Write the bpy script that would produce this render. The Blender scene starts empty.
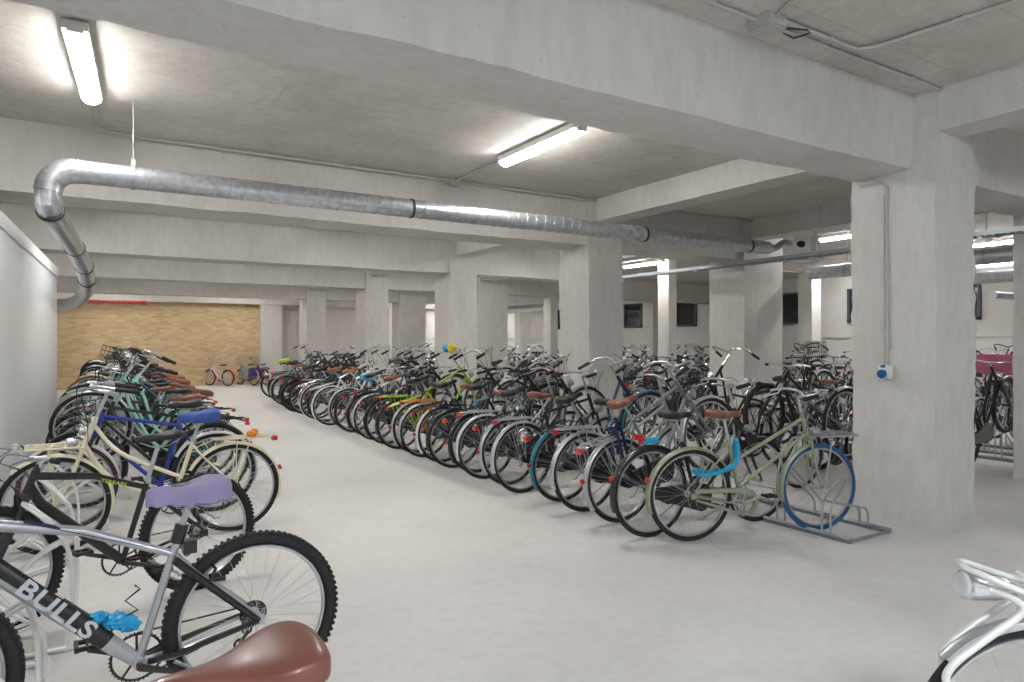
import bpy, math, random
from mathutils import Vector, Matrix, noise
C = bpy.context.scene.collection
SC = bpy.context.scene
PI = math.pi
R = math.radians

# ------------------------------------------------------------------ camera, world, exposure
CAM_H = 1.5
cam_d = bpy.data.cameras.new('camera')
cam_d.sensor_width = 36.0
cam_d.lens = 675.0 / 1024.0 * 36.0
cam_d.clip_start = 0.05
cam_d.clip_end = 100
cam = bpy.data.objects.new('camera', cam_d)
C.objects.link(cam)
cam.location = (0, 0, CAM_H)
YAW = math.atan2(512 - 95.0, 675.0)
cam.rotation_euler = (R(90), 0, -YAW)
SC.camera = cam
w = bpy.data.worlds.new('world')
SC.world = w
w.use_nodes = True
w.node_tree.nodes['Background'].inputs[0].default_value = (0.8, 0.85, 1, 1)
w.node_tree.nodes['Background'].inputs[1].default_value = 0.02
vs = SC.view_settings
vs.view_transform = 'Standard'
vs.look = 'None'
vs.gamma = 1
vs.use_curve_mapping = False
vs.exposure = 1.6
LAMP_POWER = 26.0

# ------------------------------------------------------------------ materials
def srgb(c):
    return tuple(((v / 255) / 12.92 if v / 255 <= 0.04045 else ((v / 255 + 0.055) / 1.055) ** 2.4) for v in c) + (1,)

MATS = {}
def mat(name, col, rough=0.5, metal=0.0, emit=0, var=0.0, scale=20, coat=0, bump=0.0, spec=None):
    """plain procedural material with a light noise variation of its own colour"""
    if name in MATS:
        return MATS[name]
    m = bpy.data.materials.new(name)
    m.use_nodes = True
    nt = m.node_tree
    b = nt.nodes['Principled BSDF']
    b.inputs['Base Color'].default_value = srgb(col)
    b.inputs['Roughness'].default_value = rough
    b.inputs['Metallic'].default_value = metal
    if spec is not None:
        b.inputs['Specular IOR Level'].default_value = spec
    if coat:
        b.inputs['Coat Weight'].default_value = coat
        b.inputs['Coat Roughness'].default_value = 0.1
    if emit:
        b.inputs['Emission Color'].default_value = (1.0, 0.985, 0.95, 1)
        b.inputs['Emission Strength'].default_value = emit
    if var or bump:
        tc = nt.nodes.new('ShaderNodeTexCoord')
        no = nt.nodes.new('ShaderNodeTexNoise')
        no.inputs['Scale'].default_value = scale
        no.inputs['Detail'].default_value = 4
        nt.links.new(tc.outputs['Object'], no.inputs['Vector'])
        if var:
            mx = nt.nodes.new('ShaderNodeMix')
            mx.data_type = 'RGBA'
            c = srgb(col)
            mx.inputs['A'].default_value = tuple(v * (1 - var) for v in c[:3]) + (1,)
            mx.inputs['B'].default_value = tuple(min(1, v * (1 + var * .6)) for v in c[:3]) + (1,)
            nt.links.new(no.outputs['Fac'], mx.inputs['Factor'])
            nt.links.new(mx.outputs['Result'], b.inputs['Base Color'])
        if bump:
            bp = nt.nodes.new('ShaderNodeBump')
            bp.inputs['Strength'].default_value = bump
            bp.inputs['Distance'].default_value = 0.01
            nt.links.new(no.outputs['Fac'], bp.inputs['Height'])
            nt.links.new(bp.outputs['Normal'], b.inputs['Normal'])
    MATS[name] = m
    return m

def concrete(name, col, dark, rough=0.75, stain=0.5, planks=0.0, pit=0.0, s1=1.3, bump=0.25, spec=0.3):
    m = bpy.data.materials.new(name)
    m.use_nodes = True
    nt = m.node_tree
    N = nt.nodes.new
    L = nt.links.new
    b = nt.nodes['Principled BSDF']
    b.inputs['Roughness'].default_value = rough
    b.inputs['Specular IOR Level'].default_value = spec
    geo = N('ShaderNodeNewGeometry')
    n1 = N('ShaderNodeTexNoise'); n1.inputs['Scale'].default_value = s1; n1.inputs['Detail'].default_value = 6; n1.inputs['Roughness'].default_value = .6
    n2 = N('ShaderNodeTexNoise'); n2.inputs['Scale'].default_value = 14; n2.inputs['Detail'].default_value = 5
    n3 = N('ShaderNodeTexNoise'); n3.inputs['Scale'].default_value = 60; n3.inputs['Detail'].default_value = 3
    mp = N('ShaderNodeMapping'); mp.inputs['Scale'].default_value = (1, 1, .35)
    L(geo.outputs['Position'], mp.inputs['Vector'])
    for n in (n1, n2): L(mp.outputs['Vector'], n.inputs['Vector'])
    L(geo.outputs['Position'], n3.inputs['Vector'])
    ramp = N('ShaderNodeValToRGB')
    ramp.color_ramp.elements[0].position = .32; ramp.color_ramp.elements[0].color = srgb(dark)
    ramp.color_ramp.elements[1].position = .62; ramp.color_ramp.elements[1].color = srgb(col)
    L(n1.outputs['Fac'], ramp.inputs['Fac'])
    mx = N('ShaderNodeMix'); mx.data_type = 'RGBA'; mx.blend_type = 'MULTIPLY'; mx.inputs['Factor'].default_value = stain
    r2 = N('ShaderNodeValToRGB')
    r2.color_ramp.elements[0].position = .3; r2.color_ramp.elements[0].color = (.72, .70, .67, 1)
    r2.color_ramp.elements[1].position = .58; r2.color_ramp.elements[1].color = (1, 1, 1, 1)
    L(n2.outputs['Fac'], r2.inputs['Fac'])
    L(ramp.outputs['Color'], mx.inputs['A']); L(r2.outputs['Color'], mx.inputs['B'])
    out = mx.outputs['Result']
    hsum = n3.outputs['Fac']
    if pit:
        vo = N('ShaderNodeTexVoronoi'); vo.inputs['Scale'].default_value = 8.0
        L(geo.outputs['Position'], vo.inputs['Vector'])
        rp = N('ShaderNodeValToRGB')
        rp.color_ramp.elements[0].position = .03; rp.color_ramp.elements[0].color = (.45, .43, .40, 1)
        rp.color_ramp.elements[1].position = .095; rp.color_ramp.elements[1].color = (1, 1, 1, 1)
        L(vo.outputs['Distance'], rp.inputs['Fac'])
        m3 = N('ShaderNodeMix'); m3.data_type = 'RGBA'; m3.blend_type = 'MULTIPLY'; m3.inputs['Factor'].default_value = pit
        L(out, m3.inputs['A']); L(rp.outputs['Color'], m3.inputs['B'])
        out = m3.outputs['Result']
    if planks:
        br = N('ShaderNodeTexBrick')
        br.inputs['Scale'].default_value = 1.0
        br.inputs['Brick Width'].default_value = 2.4
        br.inputs['Row Height'].default_value = 0.62
        br.inputs['Mortar Size'].default_value = 0.008
        br.inputs['Mortar Smooth'].default_value = .6
        br.inputs['Color1'].default_value = (1, 1, 1, 1); br.inputs['Color2'].default_value = (.93, .93, .93, 1)
        br.inputs['Mortar'].default_value = (.55, .52, .48, 1)
        L(geo.outputs['Position'], br.inputs['Vector'])
        m4 = N('ShaderNodeMix'); m4.data_type = 'RGBA'; m4.blend_type = 'MULTIPLY'; m4.inputs['Factor'].default_value = planks
        L(out, m4.inputs['A']); L(br.outputs['Color'], m4.inputs['B'])
        out = m4.outputs['Result']
    L(out, b.inputs['Base Color'])
    ad = N('ShaderNodeMath'); ad.operation = 'ADD'
    L(n3.outputs['Fac'], ad.inputs[0]); L(n2.outputs['Fac'], ad.inputs[1])
    bp = N('ShaderNodeBump'); bp.inputs['Strength'].default_value = bump; bp.inputs['Distance'].default_value = .02
    L(ad.outputs[0], bp.inputs['Height']); L(bp.outputs['Normal'], b.inputs['Normal'])
    MATS[name] = m
    return m

M_FLOOR = concrete('floor_concrete', (212, 209, 206), (200, 197, 194), rough=.6, stain=.22, s1=.7, bump=.06, spec=.35)
M_PAINT = concrete('painted_concrete', (207, 204, 199), (196, 193, 187), stain=.30, pit=.38, bump=.16)
M_CEIL = concrete('ceiling_concrete', (205, 200, 194), (186, 181, 174), stain=.4, planks=.32, pit=.5, bump=.12)
M_WALL = concrete('wall_plaster', (205, 202, 198), (198, 195, 191), stain=.15, bump=.15)

def brick_mat():
    m = bpy.data.materials.new('yellow_brick'); m.use_nodes = True
    nt = m.node_tree; N = nt.nodes.new; L = nt.links.new; b = nt.nodes['Principled BSDF']
    b.inputs['Roughness'].default_value = .8
    geo = N('ShaderNodeNewGeometry'); sx = N('ShaderNodeSeparateXYZ'); cx = N('ShaderNodeCombineXYZ')
    L(geo.outputs['Position'], sx.inputs[0]); L(sx.outputs['X'], cx.inputs['X']); L(sx.outputs['Z'], cx.inputs['Y'])
    br = N('ShaderNodeTexBrick'); L(cx.outputs[0], br.inputs['Vector'])
    br.inputs['Scale'].default_value = 1; br.inputs['Brick Width'].default_value = .24; br.inputs['Row Height'].default_value = .075
    br.inputs['Mortar Size'].default_value = .008; br.inputs['Bias'].default_value = 0
    br.inputs['Color1'].default_value = srgb((214, 186, 142)); br.inputs['Color2'].default_value = srgb((170, 136, 92))
    br.inputs['Mortar'].default_value = srgb((190, 178, 155))
    no = N('ShaderNodeTexNoise'); no.inputs['Scale'].default_value = 1.2; no.inputs['Detail'].default_value = 3
    L(geo.outputs['Position'], no.inputs['Vector'])
    rp = N('ShaderNodeValToRGB'); rp.color_ramp.elements[0].position = .35; rp.color_ramp.elements[1].position = .7
    rp.color_ramp.elements[0].color = srgb((206, 180, 140)); rp.color_ramp.elements[1].color = srgb((216, 198, 166))
    L(no.outputs['Fac'], rp.inputs['Fac'])
    mx = N('ShaderNodeMix'); mx.data_type = 'RGBA'; mx.inputs['Factor'].default_value = .35
    L(br.outputs['Color'], mx.inputs['A']); L(rp.outputs['Color'], mx.inputs['B'])
    L(mx.outputs['Result'], b.inputs['Base Color'])
    bp = N('ShaderNodeBump'); bp.inputs['Strength'].default_value = .4; bp.inputs['Distance'].default_value = .01
    L(br.outputs['Fac'], bp.inputs['Height']); bp.invert = True; L(bp.outputs['Normal'], b.inputs['Normal'])
    MATS['brick'] = m
    return m
M_BRICK = brick_mat()

def duct_mat():
    m = bpy.data.materials.new('galvanised_duct'); m.use_nodes = True
    nt = m.node_tree; N = nt.nodes.new; L = nt.links.new; b = nt.nodes['Principled BSDF']
    b.inputs['Metallic'].default_value = .85; b.inputs['Roughness'].default_value = .33
    geo = N('ShaderNodeNewGeometry')
    vo = N('ShaderNodeTexVoronoi'); vo.inputs['Scale'].default_value = 28; L(geo.outputs['Position'], vo.inputs['Vector'])
    rp = N('ShaderNodeValToRGB')
    rp.color_ramp.elements[0].color = srgb((176, 180, 186)); rp.color_ramp.elements[1].color = srgb((212, 215, 220))
    L(vo.outputs['Color'], rp.inputs['Fac']); L(rp.outputs['Color'], b.inputs['Base Color'])
    MATS['duct'] = m
    return m
M_DUCT = duct_mat()
mat('galv', (178, 182, 186), .42, .75, var=.12, scale=40)
mat('rail_grey', (150, 154, 158), .5, .6, var=.15, scale=30)
mat('white_tube', (222, 222, 220), .35, .15)
mat('lamp', (255, 255, 255), .4, emit=LAMP_POWER)
mat('lamp_cool', (255, 255, 255), .4, emit=LAMP_POWER * 3.6)
MATS['lamp_cool'].node_tree.nodes['Principled BSDF'].inputs['Emission Color'].default_value = (.86, .93, 1.0, 1)
mat('white_plastic', (225, 225, 222), .45)
mat('conduit', (178, 176, 172), .5)
mat('gloss_white', (228, 231, 233), .32, spec=.5)
mat('dark_glass', (22, 26, 28), .08, spec=.6)
mat('win_frame', (70, 74, 76), .5)
mat('red_pipe', (176, 28, 30), .4)
mat('blue_socket', (18, 92, 152), .4)
mat('rubber', (30, 29, 29), .75, var=.15, scale=60)
mat('tire_blue', (26, 78, 128), .6)
mat('tire_maroon', (78, 46, 44), .6)
mat('tire_cream', (196, 186, 168), .6)
mat('tire_tan', (150, 112, 78), .6)
mat('rim', (186, 188, 190), .35, .8)
mat('rim_black', (34, 34, 36), .35, .3)
mat('chrome', (214, 216, 218), .18, .95)
mat('alu', (184, 186, 188), .33, .85)
mat('steel_dark', (72, 68, 62), .45, .7, var=.3, scale=80)
mat('black', (22, 22, 24), .32, coat=.4)
mat('black_matt', (28, 28, 29), .6)
mat('charcoal', (52, 53, 56), .4, .2)
mat('silver', (182, 184, 188), .3, .6, coat=.3)
mat('grey', (128, 132, 138), .35, .3, coat=.3)
mat('lightgrey', (196, 198, 202), .35, .3, coat=.3)
mat('white', (222, 224, 224), .3, coat=.4)
mat('cream', (222, 212, 184), .35, coat=.3, var=.08, scale=15)
mat('sage', (142, 150, 124), .38, .15, coat=.3)
mat('mint', (158, 208, 194), .35, coat=.3)
mat('teal', (30, 110, 128), .35, .2, coat=.3)
mat('blue', (30, 50, 150), .35, .1, coat=.4)
mat('navy', (28, 34, 70), .35, .1, coat=.4)
mat('skyblue', (110, 150, 180), .35, .1, coat=.4)
mat('purple', (62, 50, 110), .4, coat=.3)
mat('red', (168, 28, 30), .35, coat=.4)
mat('maroon', (92, 30, 36), .35, coat=.4)
mat('lime', (158, 190, 40), .4, coat=.3)
mat('orange', (216, 132, 30), .4, coat=.3)
mat('green', (40, 96, 62), .4, coat=.3)
mat('leather_brown', (126, 74, 56), .38, coat=.25, var=.18, scale=25)
mat('leather_tan', (160, 98, 62), .42, var=.15, scale=25)
mat('leather_gloss', (106, 62, 51), .36, coat=.25, var=.12, scale=18)
mat('leather_black', (32, 31, 32), .45)
mat('grip_brown', (112, 66, 56), .5, var=.15, scale=70)
mat('red_lens', (196, 34, 24), .15, coat=.5)
mat('orange_lens', (222, 76, 20), .15, coat=.5)
mat('pink_lens', (196, 70, 90), .2, coat=.5)
mat('clear_lens', (210, 214, 218), .1, .3, coat=.5)
mat('cover_lilac', (150, 138, 176), .7, var=.12, scale=14, bump=.3)
mat('cover_blue', (52, 84, 158), .5, var=.2, scale=14, bump=.4)
mat('cover_lime', (206, 226, 40), .5)
mat('plastic_cyan', (36, 156, 206), .35, var=.15, scale=30)
mat('cloth_orange', (226, 138, 44), .6, var=.15, scale=30)
mat('crate_pink', (212, 112, 142), .45)
mat('basket_grey', (176, 184, 190), .4)
mat('yellow', (226, 206, 40), .5)
mat('wicker', (124, 100, 72), .8, var=.3, scale=90)
mat('letter_silver', (200, 204, 210), .35, .3)
mat('letter_lime', (190, 200, 60), .45)
mat('rust', (120, 92, 60), .6, .5, var=.3, scale=60)

# ------------------------------------------------------------------ mesh helpers
class MB:
    def __init__(s):
        s.v = []; s.f = []; s.mi = []
    def add(s, vs_, fs, mi=0):
        o = len(s.v)
        s.v += [tuple(p) for p in vs_]
        s.f += [tuple(i + o for i in f) for f in fs]
        s.mi += [mi] * len(fs)
    def box(s, c, d, mi=0, rot=None):
        x, y, z = (k / 2 for k in d)
        P = [Vector((a * x, b * y, e * z)) for a in (-1, 1) for b in (-1, 1) for e in (-1, 1)]
        if rot is not None: P = [rot @ p for p in P]
        P = [p + Vector(c) for p in P]
        s.add(P, [(0, 1, 3, 2), (4, 6, 7, 5), (0, 4, 5, 1), (2, 3, 7, 6), (0, 2, 6, 4), (1, 5, 7, 3)], mi)
    def tube(s, pts, r, n=6, closed=False, cap=True, mi=0, flat=1.0):
        pts = [Vector(p) for p in pts]
        rs = r if isinstance(r, (list, tuple)) else [r] * len(pts)
        N = len(pts)
        T = []
        for i in range(N):
            a = pts[i - 1] if (i > 0 or closed) else pts[i]
            b = pts[(i + 1) % N] if (i < N - 1 or closed) else pts[i]
            t = b - a
            T.append(t.normalized() if t.length > 1e-9 else Vector((0, 0, 1)))
        up = Vector((0, 1, 0)) if abs(T[0].y) < .9 else Vector((1, 0, 0))
        u = (up - T[0] * up.dot(T[0])).normalized()
        V = []; F = []
        for i in range(N):
            u = u - T[i] * u.dot(T[i])
            u.normalize()
            k = T[i].cross(u)
            for j in range(n):
                an = 2 * PI * (j + .5) / n
                V.append(pts[i] + (u * math.cos(an) * flat + k * math.sin(an)) * rs[i])
        for i in range(N if closed else N - 1):
            a = i * n; b = ((i + 1) % N) * n
            for j in range(n):
                F.append((a + j, b + j, b + (j + 1) % n, a + (j + 1) % n)[::-1])
        if cap and not closed:
            F.append(tuple(range(n))); F.append(tuple((N - 1) * n + j for j in range(n))[::-1])
        s.add(V, F, mi)
    def cyl(s, a, b, r, n=12, mi=0, r2=None):
        s.tube([a, b], [r, r if r2 is None else r2], n, mi=mi)
    def torus(s, c, Rr, r, n=36, m=8, mi=0, ry=None, a0=0, a1=2 * PI):
        """ring in the xz plane"""
        ry = ry or r
        V = []; F = []
        for i in range(n):
            A = 2 * PI * i / n
            for j in range(m):
                B = 2 * PI * j / m
                q = Rr + r * math.cos(B)
                V.append((c[0] + q * math.cos(A), c[1] + ry * math.sin(B), c[2] + q * math.sin(A)))
        for i in range(n):
            for j in range(m):
                a = i * m + j; b = i * m + (j + 1) % m
                c2 = ((i + 1) % n) * m + j; d = ((i + 1) % n) * m + (j + 1) % m
                F.append((a, c2, d, b)[::-1])
        s.add(V, F, mi)
    def lathe(s, c, axis, prof, n=16, mi=0):
        ax = Vector(axis).normalized()
        up = Vector((0, 0, 1)) if abs(ax.z) < .9 else Vector((1, 0, 0))
        u = (up - ax * up.dot(ax)).normalized(); k = ax.cross(u)
        V = []; F = []
        for (d, r) in prof:
            for j in range(n):
                A = 2 * PI * j / n
                V.append(Vector(c) + ax * d + (u * math.cos(A) + k * math.sin(A)) * r)
        for i in range(len(prof) - 1):
            for j in range(n):
                F.append((i * n + j, i * n + (j + 1) % n, (i + 1) * n + (j + 1) % n, (i + 1) * n + j))
        F.append(tuple(range(n))[::-1]); F.append(tuple((len(prof) - 1) * n + j for j in range(n)))
        s.add(V, F, mi)
    def grid(s, rows, closed_u=False, mi=0, caps=False):
        n = len(rows[0]); V = [p for r in rows for p in r]; F = []
        for i in range(len(rows) - 1):
            for j in range(n if closed_u else n - 1):
                F.append((i * n + j, i * n + (j + 1) % n, (i + 1) * n + (j + 1) % n, (i + 1) * n + j))
        if caps:
            F.append(tuple(range(n))[::-1]); F.append(tuple((len(rows) - 1) * n + j for j in range(n)))
        s.add(V, F, mi)
    def mesh(s, name, mats, smooth=True):
        me = bpy.data.meshes.new(name)
        me.from_pydata(s.v, [], s.f)
        for m in (mats if isinstance(mats, (list, tuple)) else [mats]):
            me.materials.append(m)
        if any(s.mi): me.polygons.foreach_set('material_index', s.mi)
        if smooth:
            me.polygons.foreach_set('use_smooth', [True] * len(me.polygons))
            me.set_sharp_from_angle(angle=R(40))
        me.update()
        return me

def link(name, data, parent=None):
    o = bpy.data.objects.new(name, data)
    C.objects.link(o)
    if parent is not None: o.parent = parent
    return o
def build(name, mb, m, parent=None, smooth=True):
    return link(name, mb.mesh(name, m, smooth), parent)
def tag(o, label, cat, group=None, kind=None):
    o['label'] = label; o['category'] = cat
    if group: o['group'] = group
    if kind: o['kind'] = kind
    return o
def empty(name, loc=(0, 0, 0), rz=0):
    o = bpy.data.objects.new(name, None)
    C.objects.link(o); o.location = loc; o.rotation_euler = (0, 0, rz); o.empty_display_size = .1
    return o

def rough_box(mb, lo, hi, step=.16, amp=.006, seed=0.0):
    """box with subdivided faces whose shared edges wander slightly, like old formwork concrete"""
    idx = {}
    V = []; F = []
    n = [max(1, min(90, int(round((hi[k] - lo[k]) / step)))) for k in range(3)]
    def vid(i, j, k):
        key = (i, j, k)
        if key not in idx:
            p = Vector([lo[a] + (hi[a] - lo[a]) * (q / n[a]) for a, q in enumerate(key)])
            d = noise.noise_vector(p * 5.3 + Vector((seed, 0, 0))) * amp + noise.noise_vector(p * 1.1) * amp
            onedge = sum(q in (0, n[a]) for a, q in enumerate(key)) >= 2
            if onedge:
                ctr = Vector([(lo[a] + hi[a]) / 2 for a in range(3)])
                for a in range(3):
                    if key[a] in (0, n[a]):
                        d[a] += (1 if key[a] == 0 else -1) * abs(noise.noise(p * 9 + Vector((3, seed, 1)))) * amp * 2.2
            idx[key] = len(V); V.append(p + d)
        return idx[key]
    for a in range(3):
        b, c = (a + 1) % 3, (a + 2) % 3
        for side in (0, n[a]):
            for i in range(n[b]):
                for j in range(n[c]):
                    q = []
                    for (di, dj) in ((0, 0), (1, 0), (1, 1), (0, 1)):
                        key = [0, 0, 0]; key[a] = side; key[b] = i + di; key[c] = j + dj
                        q.append(vid(*key))
                    F.append(tuple(q) if side else tuple(q[::-1]))
    mb.add(V, F)

# ------------------------------------------------------------------ the building
X0, X1, Y0, Y1 = -4.0, 17.5, -4.5, 24.8
CEILS = [(Y0, 2.95, 3.45), (2.95, 7.3, 3.37), (7.3, 11.3, 3.35), (11.3, 15.8, 3.33), (15.8, 21.0, 3.33), (21.0, Y1 + .5, 3.33)]
mb = MB(); mb.add([(X0 - .3, Y0 - .3, 0), (X1 + .3, Y0 - .3, 0), (X1 + .3, Y1 + .3, 0), (X0 - .3, Y1 + .3, 0), (X0 - .3, Y0 - .3, -.2), (X1 + .3, Y0 - .3, -.2), (X1 + .3, Y1 + .3, -.2), (X0 - .3, Y1 + .3, -.2)],
                 [(0, 1, 2, 3), (7, 6, 5, 4), (0, 4, 5, 1), (1, 5, 6, 2), (2, 6, 7, 3), (3, 7, 4, 0)])
tag(build('floor', mb, M_FLOOR, smooth=False), 'pale cast concrete floor of the bicycle parking hall', 'floor', kind='structure')
mb = MB()
for (a, b, h) in CEILS:
    mb.box(((X0 + X1) / 2, (a + b) / 2, h + .2), (X1 - X0 + .6, b - a, .4))
tag(build('ceiling', mb, M_CEIL, smooth=False), 'grey-beige raw concrete ceiling slab between the beams', 'ceiling', kind='structure')
def wallbox(name, lo, hi, label, m=M_WALL):
    mb = MB(); mb.box([(lo[k] + hi[k]) / 2 for k in range(3)], [hi[k] - lo[k] for k in range(3)])
    return tag(build(name, mb, m, smooth=False), label, 'wall', kind='structure')
wallbox('wall_back', (4.9, Y1, 0), (X1 + .3, Y1 + .3, 3.6), 'plastered grey-white far wall right of the brick wall')
wallbox('wall_brick', (X0 - .3, Y1, 0), (4.9, Y1 + .3, 3.6), 'yellow brick wall at the far end of the aisle', M_BRICK)
wallbox('wall_right', (X1, Y0, 0), (X1 + .3, Y1, 3.6), 'pale plastered wall with small high windows on the far right')
wallbox('wall_left', (X0 - .3, Y0, 0), (X0, Y1, 3.6), 'plain plastered side wall behind the curved white panel')
wallbox('wall_rear', (X0 - .3, Y0 - .3, 0), (X1 + .3, Y0, 3.6), 'plain plastered wall closing the hall behind the viewer')

# beams along X
def beam(lo, hi, label, amp=.006, step=.16):
    mb = MB(); rough_box(mb, lo, hi, step, amp, seed=lo[1])
    return tag(build('beam', mb, M_PAINT), label, 'beam', kind='structure')
XW = 9.45
beam((X0, 2.883, 2.855), (5.6, 3.381, 3.6), 'massive pale concrete beam crossing the top of the picture to the nearest pillar', .009, .1)
beam((6.0, 2.883, 2.855), (X1, 3.381, 3.6), 'concrete beam running on behind the nearest pillar to the right')
beam((X0, 7.05, 2.76), (5.6, 7.6, 3.5), 'concrete beam directly behind the long spiral duct', .007, .12)
beam((6.0, 7.05, 2.76), (XW, 7.6, 3.5), 'concrete beam from the second pillar towards the wide pillar on the right')
beam((X0, 11.1, 2.74), (5.6, 11.65, 3.5), 'third concrete beam across the aisle, resting on the third pillar')
beam((6.0, 11.1, 2.74), (XW, 11.65, 3.5), 'concrete beam continuing behind the third pillar')
beam((X0, 15.6, 2.76), (5.6, 16.15, 3.5), 'fourth concrete beam across the aisle, resting on the fourth pillar')
beam((6.0, 15.6, 2.76), (X1, 16.15, 3.5), 'concrete beam continuing behind the fourth pillar to the right wall')
beam((X0, 20.9, 2.78), (5.6, 21.45, 3.5), 'last concrete beam across the aisle before the brick wall')
beam((6.0, 20.9, 2.78), (X1, 21.45, 3.5), 'last concrete beam far back on the right side')
beam((X0, 24.45, 2.77), (X1, 24.85, 3.5), 'concrete edge beam along the top of the yellow brick wall')
# shallower beams along Y
for i, (a, b, h, lab) in enumerate(((Y0, 2.883, 3.12, 'shallow concrete beam running from the nearest pillar towards the viewer'),
                    (3.381, 7.05, 3.08, 'shallow concrete beam between the nearest pillar and the second pillar'),
                    (7.6, 11.1, 3.06, 'shallow concrete beam between the second and the third pillar'),
                    (11.65, 15.6, 3.06, 'shallow concrete beam between the third and the fourth pillar'),
                    (16.15, 20.9, 3.06, 'shallow concrete beam between the fourth and the last pillar'),
                    (21.45, 24.45, 3.06, 'shallow concrete beam from the last pillar to the far wall'))):
    xa = 5.53 if i == 0 else 5.62
    beam((xa, a, h), (xa + .34, b, 3.6), lab)
for (a, b, lab) in ((Y0, 2.883, 'shallow beam on the second column line, nearest the viewer'), (3.381, 7.05, 'shallow dark-looking beam above the cable tray, up to the wide pillar'),
                    (7.6, 11.1, 'shallow beam behind the wide pillar on the second column line'), (11.65, 15.6, 'shallow beam of the second column line in the middle of the hall'),
                    (16.15, 20.9, 'shallow beam of the second column line far back')):
    beam((8.62, a, 3.08), (8.98, b, 3.6), lab)
def pillar(lo, hi, label, top=3.5, amp=.007, step=.14):
    mb = MB(); rough_box(mb, (lo[0], lo[1], -.02), (hi[0], hi[1], top), step, amp, seed=lo[0] + lo[1])
    return tag(build('pillar', mb, M_PAINT), label, 'pillar', kind='structure')
pillar((5.504, 2.703), (6.132, 3.39), 'big rough pale concrete pillar in front right, carrying the blue socket', top=3.6, amp=.010, step=.07)
pillar((5.504, 6.991), (6.09, 7.66), 'second pale concrete pillar along the long bicycle row', amp=.009, step=.1)
pillar((5.504, 11.04), (6.06, 11.72), 'third concrete pillar along the long bicycle row')
pillar((5.504, 15.54), (6.07, 16.3), 'fourth concrete pillar along the long bicycle row')
pillar((5.504, 20.84), (6.11, 21.7), 'fifth, farthest pillar of the row, nearest the brick wall')
for (y, lab) in ((2.703, 'grey pillar cut off by the right picture edge'), (6.99, 'wide two-tone concrete pillar left of the front pillar, below the cable tray'),
                 (11.04, 'concrete pillar standing behind the second pillar'), (15.54, 'concrete pillar seen just right of the third pillar'), (20.84, 'far concrete pillar seen between the third and fourth pillars')):
    pillar((8.54, y), (9.47, y + .7), lab)
pillar((10.95, 11.04), (11.2, 11.38), 'slender white square column reaching the ceiling, right of the second pillar', amp=.003)
pillar((16.1, 11.0), (16.5, 11.41), 'slender white column left of the front pillar, near the high windows', amp=.003)
pillar((14.95, 15.75), (15.4, 16.2), 'slender white column with a dark side left of the nearer slender one', amp=.003)
pillar((10.95, 15.65), (11.2, 16.0), 'slender column just left of the second pillar', amp=.003)
pillar((13.3, 20.9), (13.75, 21.35), 'far white column left of the second pillar near the small window', amp=.003)
# far wall relief: pilasters and a thin white column
for (xa, xb, d, lab) in ((4.9, 5.62, .28, 'flat pilaster at the right end of the brick wall'), (9.6, 10.2, .25, 'flat pilaster on the far wall between pillars'), (13.5, 14.1, .25, 'flat pilaster on the far wall near its right corner')):
    wallbox('trim_1', (xa, Y1 - d, 0), (xb, Y1, 3.4), lab)
wallbox('trim_2', (6.22, Y1 - .2, 0), (6.42, Y1, 3.0), 'narrow white vertical strip on the far wall')
mb = MB(); mb.box((5.92, Y1 - .03, 2.62), (.6, .06, .05)); 
tag(build('trim_3', mb, MATS['conduit'], smooth=False), 'thin grey lintel line in the recess beside the brick wall', 'trim', kind='structure')
mb = MB(); mb.box((X1 - .02, 8, 1.62), (.05, 30, .05)); mb.box((14.2, Y1 - .02, 1.62), (6.5, .05, .05))
tag(build('trim_4', mb, M_WALL, smooth=False), 'thin ledge running along the right wall below the windows', 'trim', kind='structure')

# windows on the right wall
for i, (ya, yb) in enumerate(((10.0, 10.85), (12.3, 13.2), (16.3, 17.25), (19.0, 19.98), (23.6, 24.5), (7.6, 8.5))):
    o = empty('window_%d' % (i + 1), (X1, (ya + yb) / 2, 2.0))
    labs = ['small dark high window just left of the front pillar', 'small dark high window beside the slender column near the front pillar', 'small dark high window right of the slender white column',
            'small dark high window just right of the second pillar', 'small dark window in the far right corner of the hall', 'small dark high window peeping out right of the front pillar']
    tag(o, labs[i], 'window', kind='structure')
    hw = (yb - ya) / 2
    f = MB()
    for (cy, cz, dy, dz) in ((0, .03, yb - ya, .06), (0, .89, yb - ya, .06), (-hw + .03, .46, .06, .92), (hw - .03, .46, .06, .92)) :
        f.box((-.03, cy, cz), (.08, dy, dz))
    build('window_frame', f, MATS['win_frame'], o, False)
    g = MB(); g.box((-.012, 0, .46), (.02, yb - ya - .04, .86)); build('pane', g, MATS['dark_glass'], o, False)

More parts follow.
